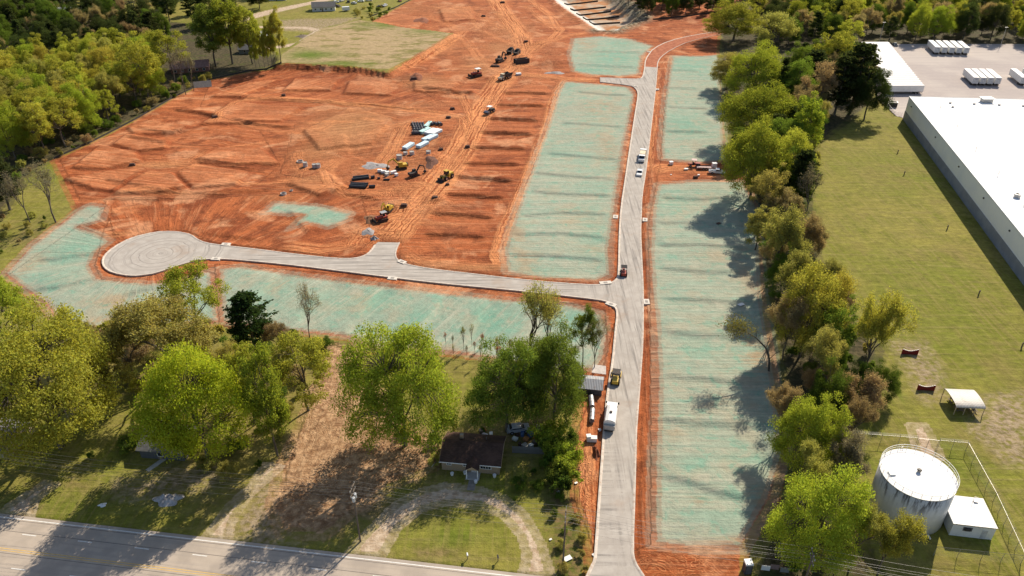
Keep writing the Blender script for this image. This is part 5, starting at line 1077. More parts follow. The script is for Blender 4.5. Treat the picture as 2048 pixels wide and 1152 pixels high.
# --- half-hidden houses on the left
def cottage(px, py, w, d, eh, rh, rz, wallm, roofm, label, name='house', wins=3):
    p = at(px, py); e = empty(name, (p.x, p.y, gz(p.x, p.y) - .2), rz); tag(e, label, 'house')
    MB().prism([(0, 0), (d, 0), (d, eh), (d / 2, rh - .1), (0, eh)], 0, w).build('wall', wallm, e); MB().prism([(-.5, eh - .25), (d / 2, rh), (d + .5, eh - .25), (d + .5, eh - .1), (d / 2, rh + .15), (-.5, eh - .1)], -.4, w + .4).build('roof', roofm, e)
    for k in range(wins):
        x = w * (k + .6) / (wins + .3); wf = MB().box(x - .6, x + .6, -.08, -.003, 1.0, 2.2).build('window', white, e); MB().box(x - .5, x + .5, -.1, -.082, 1.1, 2.1).build('pane', glass, wf)
    MB().box(w * .45 - .45, w * .45 + .45, -.05, -.003, .2, 2.2).build('door', wood, e); return e
gw = simple('grey_siding', (.20, .20, .21), .8); wsd = simple('white_siding', (.62, .61, .58), .8); groof = simple('grey_shingles', (.13, .125, .12), .95, 0, .3, 2); proof = simple('pink_shingles', (.30, .17, .145), .95, 0, .2, 1); wroof = simple('white_roof', (.55, .56, .58), .6, 0, .1, .5); broof = simple('bricky_roof', (.20, .11, .08), .95)
cottage(283, 915, 9, 7, 2.6, 4.3, R(-6), simple('dark_siding', (.085, .085, .09), .8), groof, 'grey house mostly hidden under the dense bright tree', wins=1)
cottage(-95, 905, 12, 8, 2.7, 4.4, R(-8), simple('tan_siding', (.40, .33, .24), .8), groof, 'house cut by the left frame edge under the large tree')
cottage(343, 148, 18, 10, 2.8, 5.0, R(18), simple('brick_red', (.25, .12, .09), .9), proof, 'long pink-roofed house beside the left wood', wins=5)
cottage(478, 108, 7, 6, 2.6, 4.4, R(5), gw, groof, 'small grey outbuilding behind the tall bright tree', wins=1)
cottage(498, 84, 11, 8, 2.8, 4.8, R(28), simple('brick_red', (.25, .12, .09), .9), wroof, 'white-roofed brick house inside the gravel loop')
cottage(625, 24, 15, 9, 3.0, 5.5, R(10), wsd, groof, 'pale house with dark roof at the top edge', wins=4)
cottage(72, 36, 26, 10, 3.0, 5.2, R(14), gw, wroof, 'long white-roofed building in the top left corner', wins=5)
cottage(538, 2, 12, 8, 3, 5, R(5), wsd, wroof, 'white-roofed house at the top edge left of the road', wins=3)
cottage(40, 50, 10, 7, 2.6, 4.6, R(-8), simple('brick_red', (.25, .12, .09), .9), broof, 'brown house below the long white-roofed building')
p = at(318, 925); e = empty('path_slab', (p.x, p.y, gz(p.x, p.y)), R(-32)); e['kind'] = 'structure'; MB().box(-.5, .5, -2.6, 2.2, -.2, .06).build('slab', conc, e)
# --- utility poles and lines
pm = simple('pole_wood', (.13, .105, .085), .95, 0, .25, 2)
def upole(p, h, label, trans=0, rz=0.0):
    e = empty('utility_pole', p, rz); tag(e, label, 'utility pole', 'utility poles along the highway'); MB().cyl((0, 0, -.5), (0, 0, h), .17, .11, 9).build('pole', pm, e)
    att = []
    for z in (h - .35, h - 1.5):
        MB().box(-.06, .06, -1.25, 1.25, z - .07, z + .07).build('crossarm', wood, e)
        for y in (-1.1, -.4, 1.1): MB().cyl((0, y, z + .07), (0, y, z + .34), .06, .04, 7).build('insulator', simple('insulator_grey', (.55, .54, .52), .4), e); att.append(Vector((0, y, z + .34)))
    MB().box(-.03, .03, -.85, -.78, h - 1.45, h - .4).build('brace', wood, e)
    for k in range(trans): c_ = MB().cyl((.12, -.42 if k == 0 else .42, h - 3.1), (.12, -.42 if k == 0 else .42, h - 2.2), .26, n=12).build('transformer', simple('transformer_grey', (.52, .53, .54), .5), e); MB().cyl((.12, -.42 if k == 0 else .42, h - 2.2), (.12, -.42 if k == 0 else .42, h - 1.95), .07, .05, 7).build('bushing', white, c_)
    return e, [e.matrix_basis @ a for a in att] + [Vector((p[0], p[1], p[2] + h - 4.0))]
pa = at(721, 1083); pb_ = at(1126, 1130); hA, hB = rise(721, 1083, 972), rise(1126, 1130, 1022)
pl_ = (pb_ - pa); rzp = math.atan2(pl_.y, pl_.x); pcx = at(1628, 1105, 12.6); pd_ = pa - pl_ * 2.0
P_ = [upole((pd_.x, pd_.y, gz(pd_.x, pd_.y)), 12.8, 'utility pole off the left frame edge by the highway', 0, rzp), upole((pa.x, pa.y, gz(pa.x, pa.y)), hA, 'utility pole with transformer in the tree shade left of the gravel loop', 2, rzp),
      upole((pb_.x, pb_.y, gz(pb_.x, pb_.y)), hB, 'utility pole between the gravel loop and the new street', 0, rzp), upole((pcx.x, pcx.y, gz(pcx.x, pcx.y)), 12.6, 'utility pole in front of the round bright tree at bottom', 0, rzp), None]
pe = pcx + (pcx - pb_) * 1.0; P_[4] = upole((pe.x, pe.y, 0), 12.6, 'utility pole beyond the lower right corner', 0, rzp)
wm = simple('wire', (.16, .155, .15), .5, .4)
for i in range(4):
    for k in range(7):
        a, b = P_[i][1][k], P_[i + 1][1][k]; L = (b - a).length; pts = [a.lerp(b, f / 12) - Vector((0, 0, L * .018 * 4 * (f / 12) * (1 - f / 12))) for f in range(13)]
        o = MB().tube(pts, .014, 4).build('power_line', wm); tag(o, 'overhead wire on the %s, %s' % (['upper crossarm near end', 'upper crossarm middle', 'upper crossarm far end', 'lower crossarm near end', 'lower crossarm middle', 'lower crossarm far end', 'pole below the crossarms'][k], ['left of the transformer pole', 'right of the transformer pole', 'over the new street', 'in the lower right corner'][i]), 'power line', 'overhead wires')
# ================================================================== VEHICLES AND MACHINES
yel = simple('machine_yellow', (.55, .36, .035), .5, 0, .15, 1.2, .4, (.35, .17, .08, .5)); red_ = simple('machine_red', (.33, .05, .03), .55, 0, .2, 1.2, .3, (.36, .16, .08, .4)); dk = simple('machine_dark', (.05, .045, .042), .7, 0, .25, 1.5, .2, (.25, .11, .06, .5)); cream = simple('machine_cream', (.60, .52, .36), .6, 0, .12, 1.2, .3, (.40, .2, .1, .4)); vw = simple('car_white', (.76, .76, .75), .35, 0, .04, 1, .5, (.55, .42, .33, .3)); pinkr = simple('faded_rose', (.58, .40, .37), .7)
crust = simple('tread', (.06, .045, .038), .95, 0, .3, 2, .1, (.28, .12, .06, .7))
def wheel(e, x, y, r, w):
    s = 1 if y > 0 else -1
    o = MB().cyl((x, y - s * w, r), (x, y, r), r, n=14).build('wheel', black, e); MB().cyl((x, y - s * .05, r), (x, y + s * .015, r), r * .55, n=10).build('rim', steel, o)
def car(px, py, rz, paint, label, kind='pickup', cat='pickup truck', group=None, z=None):
    p = on(px, py); e = empty('pickup_truck' if kind == 'pickup' else 'car', p, rz); tag(e, label, cat, group); L = 2.9 if kind == 'pickup' else 2.3
    prof = [(-L, .45), (L, .45), (L, .95), (L - .15, 1.08), (1.25, 1.16), (-L, 1.16)]
    if kind == 'pickup':
        MB().prism([(-.75, .45), (L, .45), (L, .9), (L - .2, 1.06), (1.35, 1.16), (-.75, 1.16)], -.95, .95, 'y').build('body', paint, e)
        MB().box(-L, -.75, -.95, -.83, .5, 1.2).box(-L, -.75, .83, .95, .5, 1.2).box(-L, -L + .1, -.83, .83, .5, 1.2).box(-L, -.75, -.83, .83, .5, .68).build('bed', paint, e)
        cabp = [(-.75, 1.16), (1.3, 1.16), (.65, 1.78), (-.6, 1.8)]
    else:
        MB().prism(prof, -.9, .9, 'y').build('body', paint, e); cabp = [(-1.9, 1.16), (1.2, 1.16), (.45, 1.55), (-1.3, 1.56)]
    MB().prism(cabp, -.84, .84, 'y').build('cab', paint, e)
    (a, b), (c, d) = cabp[1], cabp[2]; MB()._add([(a - .02, -.76, b + .06), (a - .02, .76, b + .06), (c + .06, .68, d - .06), (c + .06, -.68, d - .06), (a + .05, -.76, b + .08), (a + .05, .76, b + .08), (c + .12, .68, d - .03), (c + .12, -.68, d - .03)], [(0, 1, 2, 3), (4, 5, 6, 7), (0, 1, 5, 4), (1, 2, 6, 5), (2, 3, 7, 6), (3, 0, 4, 7)]).build('windscreen', glass, e)
    for s in (-1, 1):
        MB().prism([(cabp[0][0] + .15, 1.2), (a - .25, 1.2), (c - .05, d - .1), (cabp[3][0] + .12, d - .1)], s * .842, s * .86, 'y').build('side_window', glass, e)
        MB().box(L - .04, L + .03, min(s * .6, s * .88), max(s * .6, s * .88), .75, .95).build('headlight', simple('lamp_glass', (.6, .6, .58), .2), e); MB().box(1.0, 1.12, min(s * .95, s * 1.12), max(s * .95, s * 1.12), 1.15, 1.3).build('mirror', dk, e)
        wheel(e, L * .64, s * .97, .40, .26); wheel(e, -L * .60, s * .97, .40, .26)
    MB().box(cabp[3][0] - .04, cabp[0][0] + .1, -.65, .65, 1.3, 1.66).build('rear_window', glass, e)
    MB().box(L - .05, L + .1, -.93, .93, .42, .66).build('front_bumper', steel, e); MB().box(-L - .1, -L + .02, -.93, .93, .42, .62).build('rear_bumper', steel, e)
    return e
def heading(a, b):
    p, q = at(*a), at(*b); return math.atan2(q.y - p.y, q.x - p.x)
def tracks(e, L, W, h=.9):
    for s in (-1, 1):
        y0, y1 = s * (W / 2 - .55), s * W / 2
        pf = [(-L / 2 + .35, 0), (L / 2 - .35, 0), (L / 2, .35), (L / 2, h - .35), (L / 2 - .35, h), (-L / 2 + .35, h), (-L / 2, h - .35), (-L / 2, .35)]
        o = MB().prism(pf, min(y0, y1), max(y0, y1), 'y').build('track', crust, e)
        for x in (-L / 2 + .5, 0, L / 2 - .5): MB().cyl((x, s * W / 2, h / 2), (x, s * (W / 2 + .03), h / 2), .28, n=9).build('roller', dk, o)
def excavator(px, py, rz, paint, label, reach=1.0, swing=0.0, sc=1.0):
    p = on(px, py); e = empty('excavator', p, rz); e.scale = (sc,) * 3; tag(e, label, 'excavator', 'earthmoving machines'); tracks(e, 4.4, 3.0)
    MB().cyl((0, 0, .85), (0, 0, 1.1), .8, n=14).build('turntable', dk, e); r = lambda v: Vector((v[0] * math.cos(swing) - v[1] * math.sin(swing), v[0] * math.sin(swing) + v[1] * math.cos(swing), v[2]))
    def pc(mb, nm, m_, par=e):
        mb.v = [tuple(r(v)) for v in mb.v]; return mb.build(nm, m_, par)
    pc(MB().box(-2.5, 1.2, -1.35, 1.35, 1.1, 2.1, (.96, .95)), 'house', paint); pc(MB().box(-2.9, -2.4, -1.3, 1.3, 1.15, 2.2, (.8, .94)), 'counterweight', dk)
    c_ = pc(MB().box(-.5, 1.25, .3, 1.3, 2.05, 3.1, (.86, .9)), 'cab', paint); pc(MB().box(-.3, 1.3, .4, 1.22, 2.35, 2.95), 'cab_glass', glass, c_); pc(MB().box(-.45, 1.1, .28, 1.28, 3.1, 3.18), 'cab_roof', paint, c_)
    A_, B_, C_, D_ = (.9, -.3, 1.7), (3.4 * reach, -.3, 4.7), (5.8 * reach, -.3, 3.9), (6.6 * reach, -.3, 1.4)
    pc(MB().tube([A_, B_, C_], [.34, .38, .26], 4), 'boom', paint); pc(MB().tube([C_, D_], [.28, .18], 4), 'stick', paint); pc(MB().tube([(.9, -.3, 1.2), (2.6 * reach, -.3, 3.3)], .11, 6), 'boom_cylinder', steel)
    x = D_[0]; pc(MB().prism([(x - .1, 1.5), (x + .5, 1.3), (x + .4, .5), (x - .6, .3), (x - .9, .9)], -.85, .25, 'y'), 'bucket', dk); return e
def dozer(px, py, rz, paint, label, canopy=None, cat='bulldozer', name='bulldozer', sc=1.0):
    p = on(px, py); e = empty(name, p, rz); e.scale = (sc,) * 3; tag(e, label, cat, 'earthmoving machines'); tracks(e, 3.6, 2.7, 1.0)
    MB().box(-.2, 2.2, -.62, .62, .9, 1.75, (.97, .88)).build('engine_hood', paint, e); MB().box(-1.9, -.2, -.8, .8, .9, 1.5).build('rear_body', paint, e)
    for x in (-1.5, .05):
        for y in (-.68, .68): MB().cyl((x, y, 1.5), (x, y, 2.85), .05, n=5).build('canopy_post', dk, e)
    MB().box(-1.75, .3, -.9, .9, 2.85, 2.97).build('canopy', canopy or paint, e); MB().box(-1.2, -.6, -.35, .35, 1.5, 2.2, (.9, .7)).build('seat', black, e)
    b_ = MB().prism([(2.75, .1), (2.85, .1), (2.75, .6), (2.9, 1.2), (2.8, 1.2), (2.62, .6)], -1.7, 1.7, 'y').build('blade', dk, e)
    for s in (-1, 1): MB().box(.4, 2.75, min(s * 1.36, s * 1.48), max(s * 1.36, s * 1.48), .35, .6).build('push_arm', dk, e)
    MB().cyl((1.6, .35, 1.75), (1.6, .35, 2.35), .07, n=6).build('exhaust', dk, e); return e
def loader(px, py, rz, paint, label, sc=1.0):
    p = on(px, py); e = empty('wheel_loader', p, rz); e.scale = (sc,) * 3; tag(e, label, 'loader', 'earthmoving machines')
    MB().box(-3.2, -.4, -1.0, 1.0, .9, 2.1, (.94, .85)).build('engine_hood', paint, e); MB().box(-.4, 1.6, -.7, .7, .8, 1.4).build('front_frame', paint, e)
    c_ = MB().box(-.9, .6, -.75, .75, 1.9, 3.3, (.9, .9)).build('cab', glass, e); MB().box(-1.0, .7, -.82, .82, 3.3, 3.42).build('cab_roof', paint, c_)
    for x in (-2.0, 1.4):
        for s in (-1, 1): wheel(e, x, s * 1.4, .85, .6)
    for s in (-.5, .5): MB().tube([(.9, s, 1.9), (2.6, s, 1.6), (3.3, s, .7)], [.16, .16, .12], 4).build('lift_arm', paint, e)
    MB().prism([(3.2, .1), (4.4, .15), (4.4, .3), (3.4, .4), (3.4, 1.3), (3.2, 1.3)], -1.5, 1.5, 'y').build('bucket', dk, e); return e
def dump(px, py, rz, cabm, bedm, label, sc=1.0, load=None):
    p = on(px, py); e = empty('dump_truck', p, rz); e.scale = (sc,) * 3; tag(e, label, 'dump truck', 'earthmoving machines')
    MB().box(2.2, 5.0, -1.2, 1.2, 1.0, 1.9, (.96, .9)).build('engine_hood', cabm, e); c_ = MB().box(1.2, 2.9, -1.1, 1.1, 1.9, 3.2, (.88, .9)).build('cab', cabm, e); MB().box(1.35, 2.85, -1.13, 1.13, 2.3, 2.95).build('cab_glass', glass, c_)
    MB().box(-4.6, 1.0, -.5, .5, .9, 1.3).build('chassis', dk, e)
    MB().prism([(-5.0, 2.0), (-4.0, 1.35), (.6, 1.35), (1.0, 2.9), (.85, 2.9), (.45, 1.55), (-4.0, 1.55), (-5.0, 2.15)], -1.45, 1.45, 'y').build('bed_floor', bedm, e)
    for s in (-1, 1): MB().prism([(-5.0, 2.0), (-4.0, 1.35), (.6, 1.35), (1.0, 2.9), (-4.6, 2.75)], s * 1.35, s * 1.5, 'y').build('bed_side', bedm, e)
    for x in (3.4, -1.5, -3.2):
        for s in (-1, 1): wheel(e, x, s * 1.45, .8, .6)
    return e
def roller(px, py, rz, paint, label, canopy, sc=1.0, drum=True, name='soil_roller', cat='roller'):
    p = on(px, py); e = empty(name, p, rz); e.scale = (sc,) * 3; tag(e, label, cat, 'rollers and tractors')
    MB().box(-2.3, .1, -.75, .75, .8, 1.6, (.95, .9)).build('engine_hood', paint, e); MB().box(.1, .7, -.7, .7, .7, 1.2).build('platform', dk, e); MB().box(.15, .6, -.3, .3, 1.2, 1.75).build('seat', black, e)
    for x in (-.35, .75):
        for y in (-.68, .68): MB().cyl((x, y, 1.0), (x, y, 2.7), .045, n=5).build('canopy_post', dk, e)
    MB().box(-.75, 1.15, -.95, .95, 2.7, 2.8).build('canopy', canopy, e)
    if drum:
        MB().cyl((2.0, -1.0, .72), (2.0, 1.0, .72), .72, n=18).build('drum', steel, e); MB().box(.7, 2.9, -1.18, -1.03, .5, .9).box(.7, 2.9, 1.03, 1.18, .5, .9).box(2.8, 2.95, -1.03, 1.03, .5, .9).build('drum_frame', paint, e)
    else:
        for s in (-1, 1): wheel(e, 1.3, s * 1.0, .45, .3)
        MB().box(.7, 2.4, -.4, .4, .7, 1.25, (.95, .85)).build('nose', paint, e)
    for s in (-1, 1): wheel(e, -1.4, s * 1.05, .78, .5)
    return e
# --- on the streets
sdir_ = heading((1215, 850), (1230, 750))
p = on(1221, 840, .02); e = empty('tank_truck', p, sdir_); tag(e, 'white tank truck parked on the nearer part of the street', 'truck')
MB().box(-3.6, 3.6, -.5, .5, .7, 1.0).build('chassis', dk, e)
MB().prism([(-1.15, 1.15), (-1.2, 2.2), (-.95, 2.75), (-.4, 2.95), (.4, 2.95), (.95, 2.75), (1.2, 2.2), (1.15, 1.15), (.9, 1.0), (-.9, 1.0)], -3.5, 1.35).build('tank_body', vw, e); MB().cyl((-1, 0, 2.93), (-1, 0, 3.15), .3, n=12).build('hatch', dk, e); MB().cyl((-3.3, .35, 2.98), (1.2, .35, 2.98), .03, n=4).build('roof_pipe', steel, e)
MB().prism([(1.6, .7), (4.1, .7), (4.1, 1.5), (3.3, 1.75), (2.8, 2.55), (1.6, 2.6)], -1.1, 1.1, 'y').build('cab', vw, e); MB().prism([(3.36, 1.76), (3.42, 1.8), (2.92, 2.5), (2.86, 2.5)], -.95, .95, 'y').build('windscreen', glass, e)
for s in (-1, 1):
    MB().prism([(2.0, 1.75), (3.1, 1.75), (2.75, 2.4), (2.0, 2.4)], s * 1.102, s * 1.12, 'y').build('side_window', glass, e); MB().box(3.2, 3.35, min(s * 1.1, s * 1.42), max(s * 1.1, s * 1.42), 1.7, 2.2).build('mirror', dk, e)
    for x in (3.1, -1.6, -2.7): wheel(e, x, s * 1.12, .5, .35)
MB().box(-4.1, -3.5, -1.1, 1.1, .7, 1.9).build('rear_pump', simple('pump_grey', (.42, .40, .38), .7), e); MB().box(-4.25, -4.1, -.9, .9, .6, .8).build('rear_bumper', dk, e)
roller(1231, 762, sdir_, yel, 'dark and yellow roller on the street above the white tank truck', dk, .95)
roller(1247, 549, heading((1247, 549), (1247, 520)), red_, 'small red and black tractor at the street junction', black, .9, False, 'tractor', 'tractor')
d2 = heading((1290, 300), (1279, 350))
p = on(1284, 318, .02); e = empty('flatbed_truck', p, d2); tag(e, 'white-cabbed flatbed truck with tan load on the street', 'truck')
MB().box(-4.4, 4.0, -.45, .45, .7, 1.0).build('chassis', dk, e); MB().box(-4.4, 1.6, -1.2, 1.2, 1.0, 1.15).build('flatbed', dk, e); MB().box(-2.6, 1.0, -1.1, 1.1, 1.15, 2.4, (.96, .92)).build('load', cream, e); MB().box(-4.4, -3.2, -1.15, 1.15, 1.15, 2.5).build('rear_box', vw, e)
MB().prism([(2.0, .7), (4.6, .7), (4.6, 1.5), (3.7, 1.7), (3.2, 2.5), (2.0, 2.55)], -1.1, 1.1, 'y').build('cab', vw, e); MB().prism([(3.76, 1.71), (3.82, 1.75), (3.32, 2.44), (3.26, 2.44)], -.95, .95, 'y').build('windscreen', glass, e); MB().cyl((1.5, -.5, 1.2), (1.5, -.5, 2.2), .3, n=10).build('mixer', steel, e)
for s in (-1, 1):
    for x in (3.5, -1.8, -2.9): wheel(e, x, s * 1.1, .5, .35)
car(1279, 349, d2, vw, 'white pickup truck right behind the flatbed truck on the street')
# --- crew by the tree belt
car(1434, 347, heading((1434, 347), (1450, 348)), vw, 'white pickup truck parked under the tree belt')
roller(1388, 333, R(170), red_, 'red tractor with rose canopy beside a low trailer', pinkr, .95, False, 'tractor', 'tractor')
p = on(1408, 338); e = empty('utility_trailer', p, R(-4)); tag(e, 'low rosy utility trailer hitched behind the red tractor', 'trailer'); MB().box(-2.6, 2.6, -1.1, 1.1, .55, .7).build('deck', pinkr, e); MB().box(-2.6, 2.6, -1.1, -1.02, .7, 1.0).box(-2.6, 2.6, 1.02, 1.1, .7, 1.0).build('side_rail', dk, e)
MB().cyl((-2.6, 0, .55), (-3.9, 0, .5), .06, n=5).build('drawbar', dk, e)
for s in (-1, 1): wheel(e, .6, s * 1.2, .38, .25); wheel(e, -.4, s * 1.2, .38, .25)
def crate(px, py, w, d, h, rz, m_, label, name='box', lidm=None, cat='box', group=None):
    p = on(px, py); e = empty(name, p, rz); tag(e, label, cat, group); tp = .96
    if m_ is dk: h *= .7; tp = .72; m_ = simple('dark_rust', (.085, .055, .045), .9, 0, .4, 2, .1, (.25, .11, .06, .7))
    MB().box(-w / 2, w / 2, -d / 2, d / 2, .12, h, (tp, tp * .95)).build('box_body', m_, e); MB().box(-w * tp / 2 - .05, w * tp / 2 + .05, -d * tp / 2 - .05, d * tp / 2 + .05, h, h + .08).build('lid', lidm or m_, e); MB().box(-w * .4, w * .4, -d * .4, d * .4, -.05, .12).build('skid', wood, e); return e
crate(1428, 335, 1.6, 1.4, 1.7, .1, vw, 'white box trailer just behind the parked pickup under trees')
crate(1342, 329, 1.3, 1.2, 1.1, .2, vw, 'white tank standing alone between street and crew')
crate(1372, 340, 1.3, .9, .5, .1, white, 'low white box on the clay left of the red tractor')
crate(1391, 356, 1.6, 1.2, 1.0, .1, dk, 'dark crate on the clay below the red tractor'); crate(1397, 352, .7, .6, .5, .3, white, 'small pale bag next to the dark crate')
crate(1184, 882, 1.9, 1.0, 1.0, R(-4), white, 'white machine box beside the two grey cylinders'); crate(1177, 881, .9, .9, 1.3, R(8), white, 'small white pump left of the white machine box'); crate(1199, 862, .45, .45, .4, .3, white, 'little white box by the kerb near the tank truck')
# --- grey cylinders lying by the street
cylm = simple('cylinder_grey', (.40, .385, .38), .45, .5, .15, 1.2, .3, (.33, .2, .14, .4))
for (x0, y0), (x1, y1), lb in [((1184,818),(1182,797),'grey metal cylinder lying on clay, the farther of two'), ((1183,846),(1185,823),'grey metal cylinder lying on clay, the nearer of two')]:
    a, b = on(x0, y0), on(x1, y1); L = (b - a).length; e = empty('metal_cylinder', a, math.atan2(b.y - a.y, b.x - a.x)); tag(e, lb, 'cylinder', 'cylinders by the street'); MB().cyl((0, 0, .58), (L, 0, .58), .55, n=20).build('shell', cylm, e)
    for x in (0.05, L * .33, L * .66, L - .05): MB().cyl((x - .04, 0, .58), (x + .04, 0, .58), .59, n=20).build('hoop', steel, e)
    MB().cyl((-.10, 0, .58), (0, 0, .58), .42, .5, 20).build('end_cap', simple('cap_dark', (.16, .15, .15), .6), e)
# --- earthworks
excavator(803, 337, R(200), yel, 'yellow excavator at the end of the grey gravel strip', .9, 0, .85)
excavator(829, 352, R(40), dk, 'dark excavator curling its boom right, below the yellow excavator', .9, 0, .75)
loader(893, 358, R(235), yel, 'yellow wheel loader on the haul road', .95)
excavator(776, 423, R(250), yel, 'yellow excavator above the dirt mound near the stub street', .7, 0, .8)
dozer(764, 441, R(215), red_, 'red bulldozer with grey canopy beside the dirt mound', steel, sc=.95)
dozer(953, 153, R(215), red_, 'red bulldozer with white canopy left of the haul road', white, sc=1.3)
dump(1010, 158, R(235), cream, dk, 'cream articulated dump truck driving down the haul road', .95)
excavator(1000, 124, R(60), dk, 'dark excavator with boom raised beside the white spoil', .8, 0, 1.0)
dump(1021, 106, R(75), dk, dk, 'dark dump truck, left of the pair by the raised excavator', .85); dump(1034, 109, R(75), dk, dk, 'dark dump truck, right of the pair by the raised excavator', .85)
roller(980, 226, R(235), dk, 'dark soil roller with white canopy at the edge of the plots', white, 1.1)

p = on(1043, 126); e = empty('trench_box', p, R(25)); tag(e, 'dark steel trench box lying right of the dump trucks', 'trench box')
for s in (-1, 1): MB().box(-4, 4, min(s * 1.2, s * 1.4), max(s * 1.2, s * 1.4), 0, 2.4).build('side_panel', dk, e)
for x in (-3, 3): MB().cyl((x, -1.2, .6), (x, 1.2, .6), .12, n=8).cyl((x, -1.2, 2.0), (x, 1.2, 2.0), .12, n=8).build('spreader', steel, e)
crate(1037, 150, 2.6, 1.6, .9, .3, white, 'white tank lying beside the clay side road'); crate(990, 133, 5, 2.2, 1.0, R(-5), dk, 'dark heap of steel left of the raised excavator')

crate(828, 157, 3, 2, 1.4, .2, dk, 'dark pump unit at the tip of the field slope'); crate(1052, 84, 2.4, 1.6, 1.2, .3, dk, 'dark container on the far clay by the basin track'); crate(967, 33, 3, 1.4, 1.2, -.3, dk, 'dark barrow on the far clay near the top'); crate(1005, 6, 3.5, 2, 1.4, .2, dk, 'dark container at the top edge of the clay')
crate(567, 192, 2.0, 1.4, 1.2, .2, dk, 'dark box alone on the clay left of centre'); crate(265, 331, 2.2, 1.2, 1.0, .2, dk, 'dark box in the middle of the left clay bowl'); crate(905, 219, 2.2, 1.4, 1.2, .2, dk, 'dark hopper, farther of two beside the haul road'); crate(897, 236, 2.2, 1.6, 1.1, -.2, dk, 'dark hopper, nearer of two beside the haul road')
crate(882, 300, 1.8, 1.4, 1.0, .2, dk, 'dark box alone right of the pipe yard'); crate(430, 236, 2.6, 1.4, 1.1, .6, dk, 'dark hopper at the foot of the left wood slope'); crate(935, 295, 2.0, 1.4, 1.1, .1, dk, 'dark box on the plot edge by the haul road'); crate(808, 411, 2.2, 1.5, .9, .1, dk, 'dark skip right of the nearest yellow excavator'); crate(870, 396, 2.0, 1.6, .7, .1, dk, 'dark box in the hollow below the yellow loader'); crate(895, 370, 1.4, 1.0, .8, .1, dk, 'dark bucket attachment in front of the wheel loader')
# --- pipe yard
bpl = simple('black_plastic_pipe', (.03, .03, .032), .4, 0, .25, 1, .5)
def pipe(x0, y0, x1, y1, r, m_, label, group, lift=0.0, n=16):
    a, b = on(x0, y0), on(x1, y1); L = (b - a).length; e = empty('pipe', (a.x, a.y, min(a.z, b.z) + lift), math.atan2(b.y - a.y, b.x - a.x)); tag(e, label, 'pipe', group)
    o = MB(); k = n
    for (xa, ro, ri) in ((0, r, r * .86),):
        vs = []
        for x, rr in ((0, ro), (L, ro), (L, ri), (0, ri)):
            for i in range(k): t_ = 2 * math.pi * i / k; vs.append((x, rr * math.cos(t_), rr + (r - rr) + rr * math.sin(t_)))
        fs = []
        for s in range(4):
            for i in range(k): fs.append((s * k + i, s * k + (i + 1) % k, ((s + 1) % 4) * k + (i + 1) % k, ((s + 1) % 4) * k + i))
        o._add(vs, fs)
    o.build('pipe_wall', m_, e); q = MB().ring((0, 0), r * 1.1, r * .9, 0, .35, k).build('bell', m_, e); q.rotation_euler = (0, R(90), 0); q.location = (L - .3, 0, r)
    return e
for a in [(706,357,737,353.5,.45,'black pipe, farthest of the long pipes beside the gravel strip'),(704,361,738,357,.45,'black pipe, second of the long pipes beside the gravel strip'),(702,368.5,736,370,.45,'black pipe, third of the long pipes beside the gravel strip'),(701,371.5,735,373,.45,'black pipe, fourth of the long pipes beside the gravel strip'),(699,375,732,377,.5,'black pipe, nearest of the long pipes beside the gravel strip')]: pipe(*a[:5], bpl, a[5], 'long black pipes')
for a in [(738,375,750,375,.5,'short black pipe right of the nearest long pipe'),(742,357,749,356,.5,'short stubby black pipe behind the long pipes'),(755,358,760,358,.35,'smallest black pipe piece right of the stubby one'),(767,360.5,779,360.5,.3,'thin short black pipe, rightmost of the black pipes')]: pipe(*a[:5], bpl, a[5], 'short black pipes')
gp = on(745, 333)
gvm = simple('grey_gravel', (.30, .285, .28), .95, 0, .25, .8, .1, (.42, .2, .1, .3))
def pile(px, py, wx, wy, h, m_, label, name='gravel_pile', cat='gravel pile', seed=1, n=26):
    p = on(px, py); e_ = MB(); rs = np.random.default_rng(seed); sx = wx * mpp(px, py); q = at(px, py - wy); sy = abs(q.y - p.y); vs = []; k = n
    for j in range(7):
        f = j / 6; jz = 1 + .15 * rs.normal()
        for i in range(k):
            a = 2 * math.pi * i / k; w_ = 1 + .18 * math.sin(3 * a + seed) + .12 * math.sin(5 * a + 2 * seed); rr = f * w_; x = math.cos(a) * sx * rr; y = math.sin(a) * sy * rr
            z = h * (math.cos(f * math.pi) * .5 + .5) * (jz if j == 0 else 1 + .3 * rs.normal()) - (.12 if j == 6 else 0); vs.append((x, y, gz(p.x + x, p.y + y) - p.z + max(z, -.15) + (.02 if j < 6 else 0)))
    fs = [(j * k + i, j * k + (i + 1) % k, (j + 1) * k + (i + 1) % k, (j + 1) * k + i) for j in range(6) for i in range(k)]
    e_._add(vs, fs); o = e_.build(name, m_, None, True, tuple(p)); return tag(o, label, cat)
pile(750, 331, 30, 6, .35, gvm, 'flat grey gravel strip beside the yellow excavator', seed=2); pile(736, 463, 14, 5, .4, gvm, 'small grey gravel pile just above the stub street', seed=3); pile(1110, 146, 22, 3, .5, gvm, 'flat grey gravel along the clay side road', seed=4); pile(605, 73, 14, 3, .9, wood, 'brown brush pile inside the gravel loop', 'brush_pile', 'brush pile', 5)
pile(740, 437, 12, 6, .5, simple('brown_dirt', (.19, .09, .045), .95, 0, .3, .8), 'brown dirt mound left of the red bulldozer', 'dirt_mound', 'dirt mound', 6); pile(862, 322, 13, 6, .5, simple('dark_dirt', (.13, .06, .04), .95, 0, .3, .8), 'dark dirt mound right of the yellow excavator', 'dirt_mound', 'dirt mound', 7)
pile(1192, 905, 9, 14, 1.0, simple('red_dirt', (.20, .07, .035), .95, 0, .3, .8), 'dark red dirt mound by the kerb below the white machine', 'dirt_mound', 'dirt mound', 8)
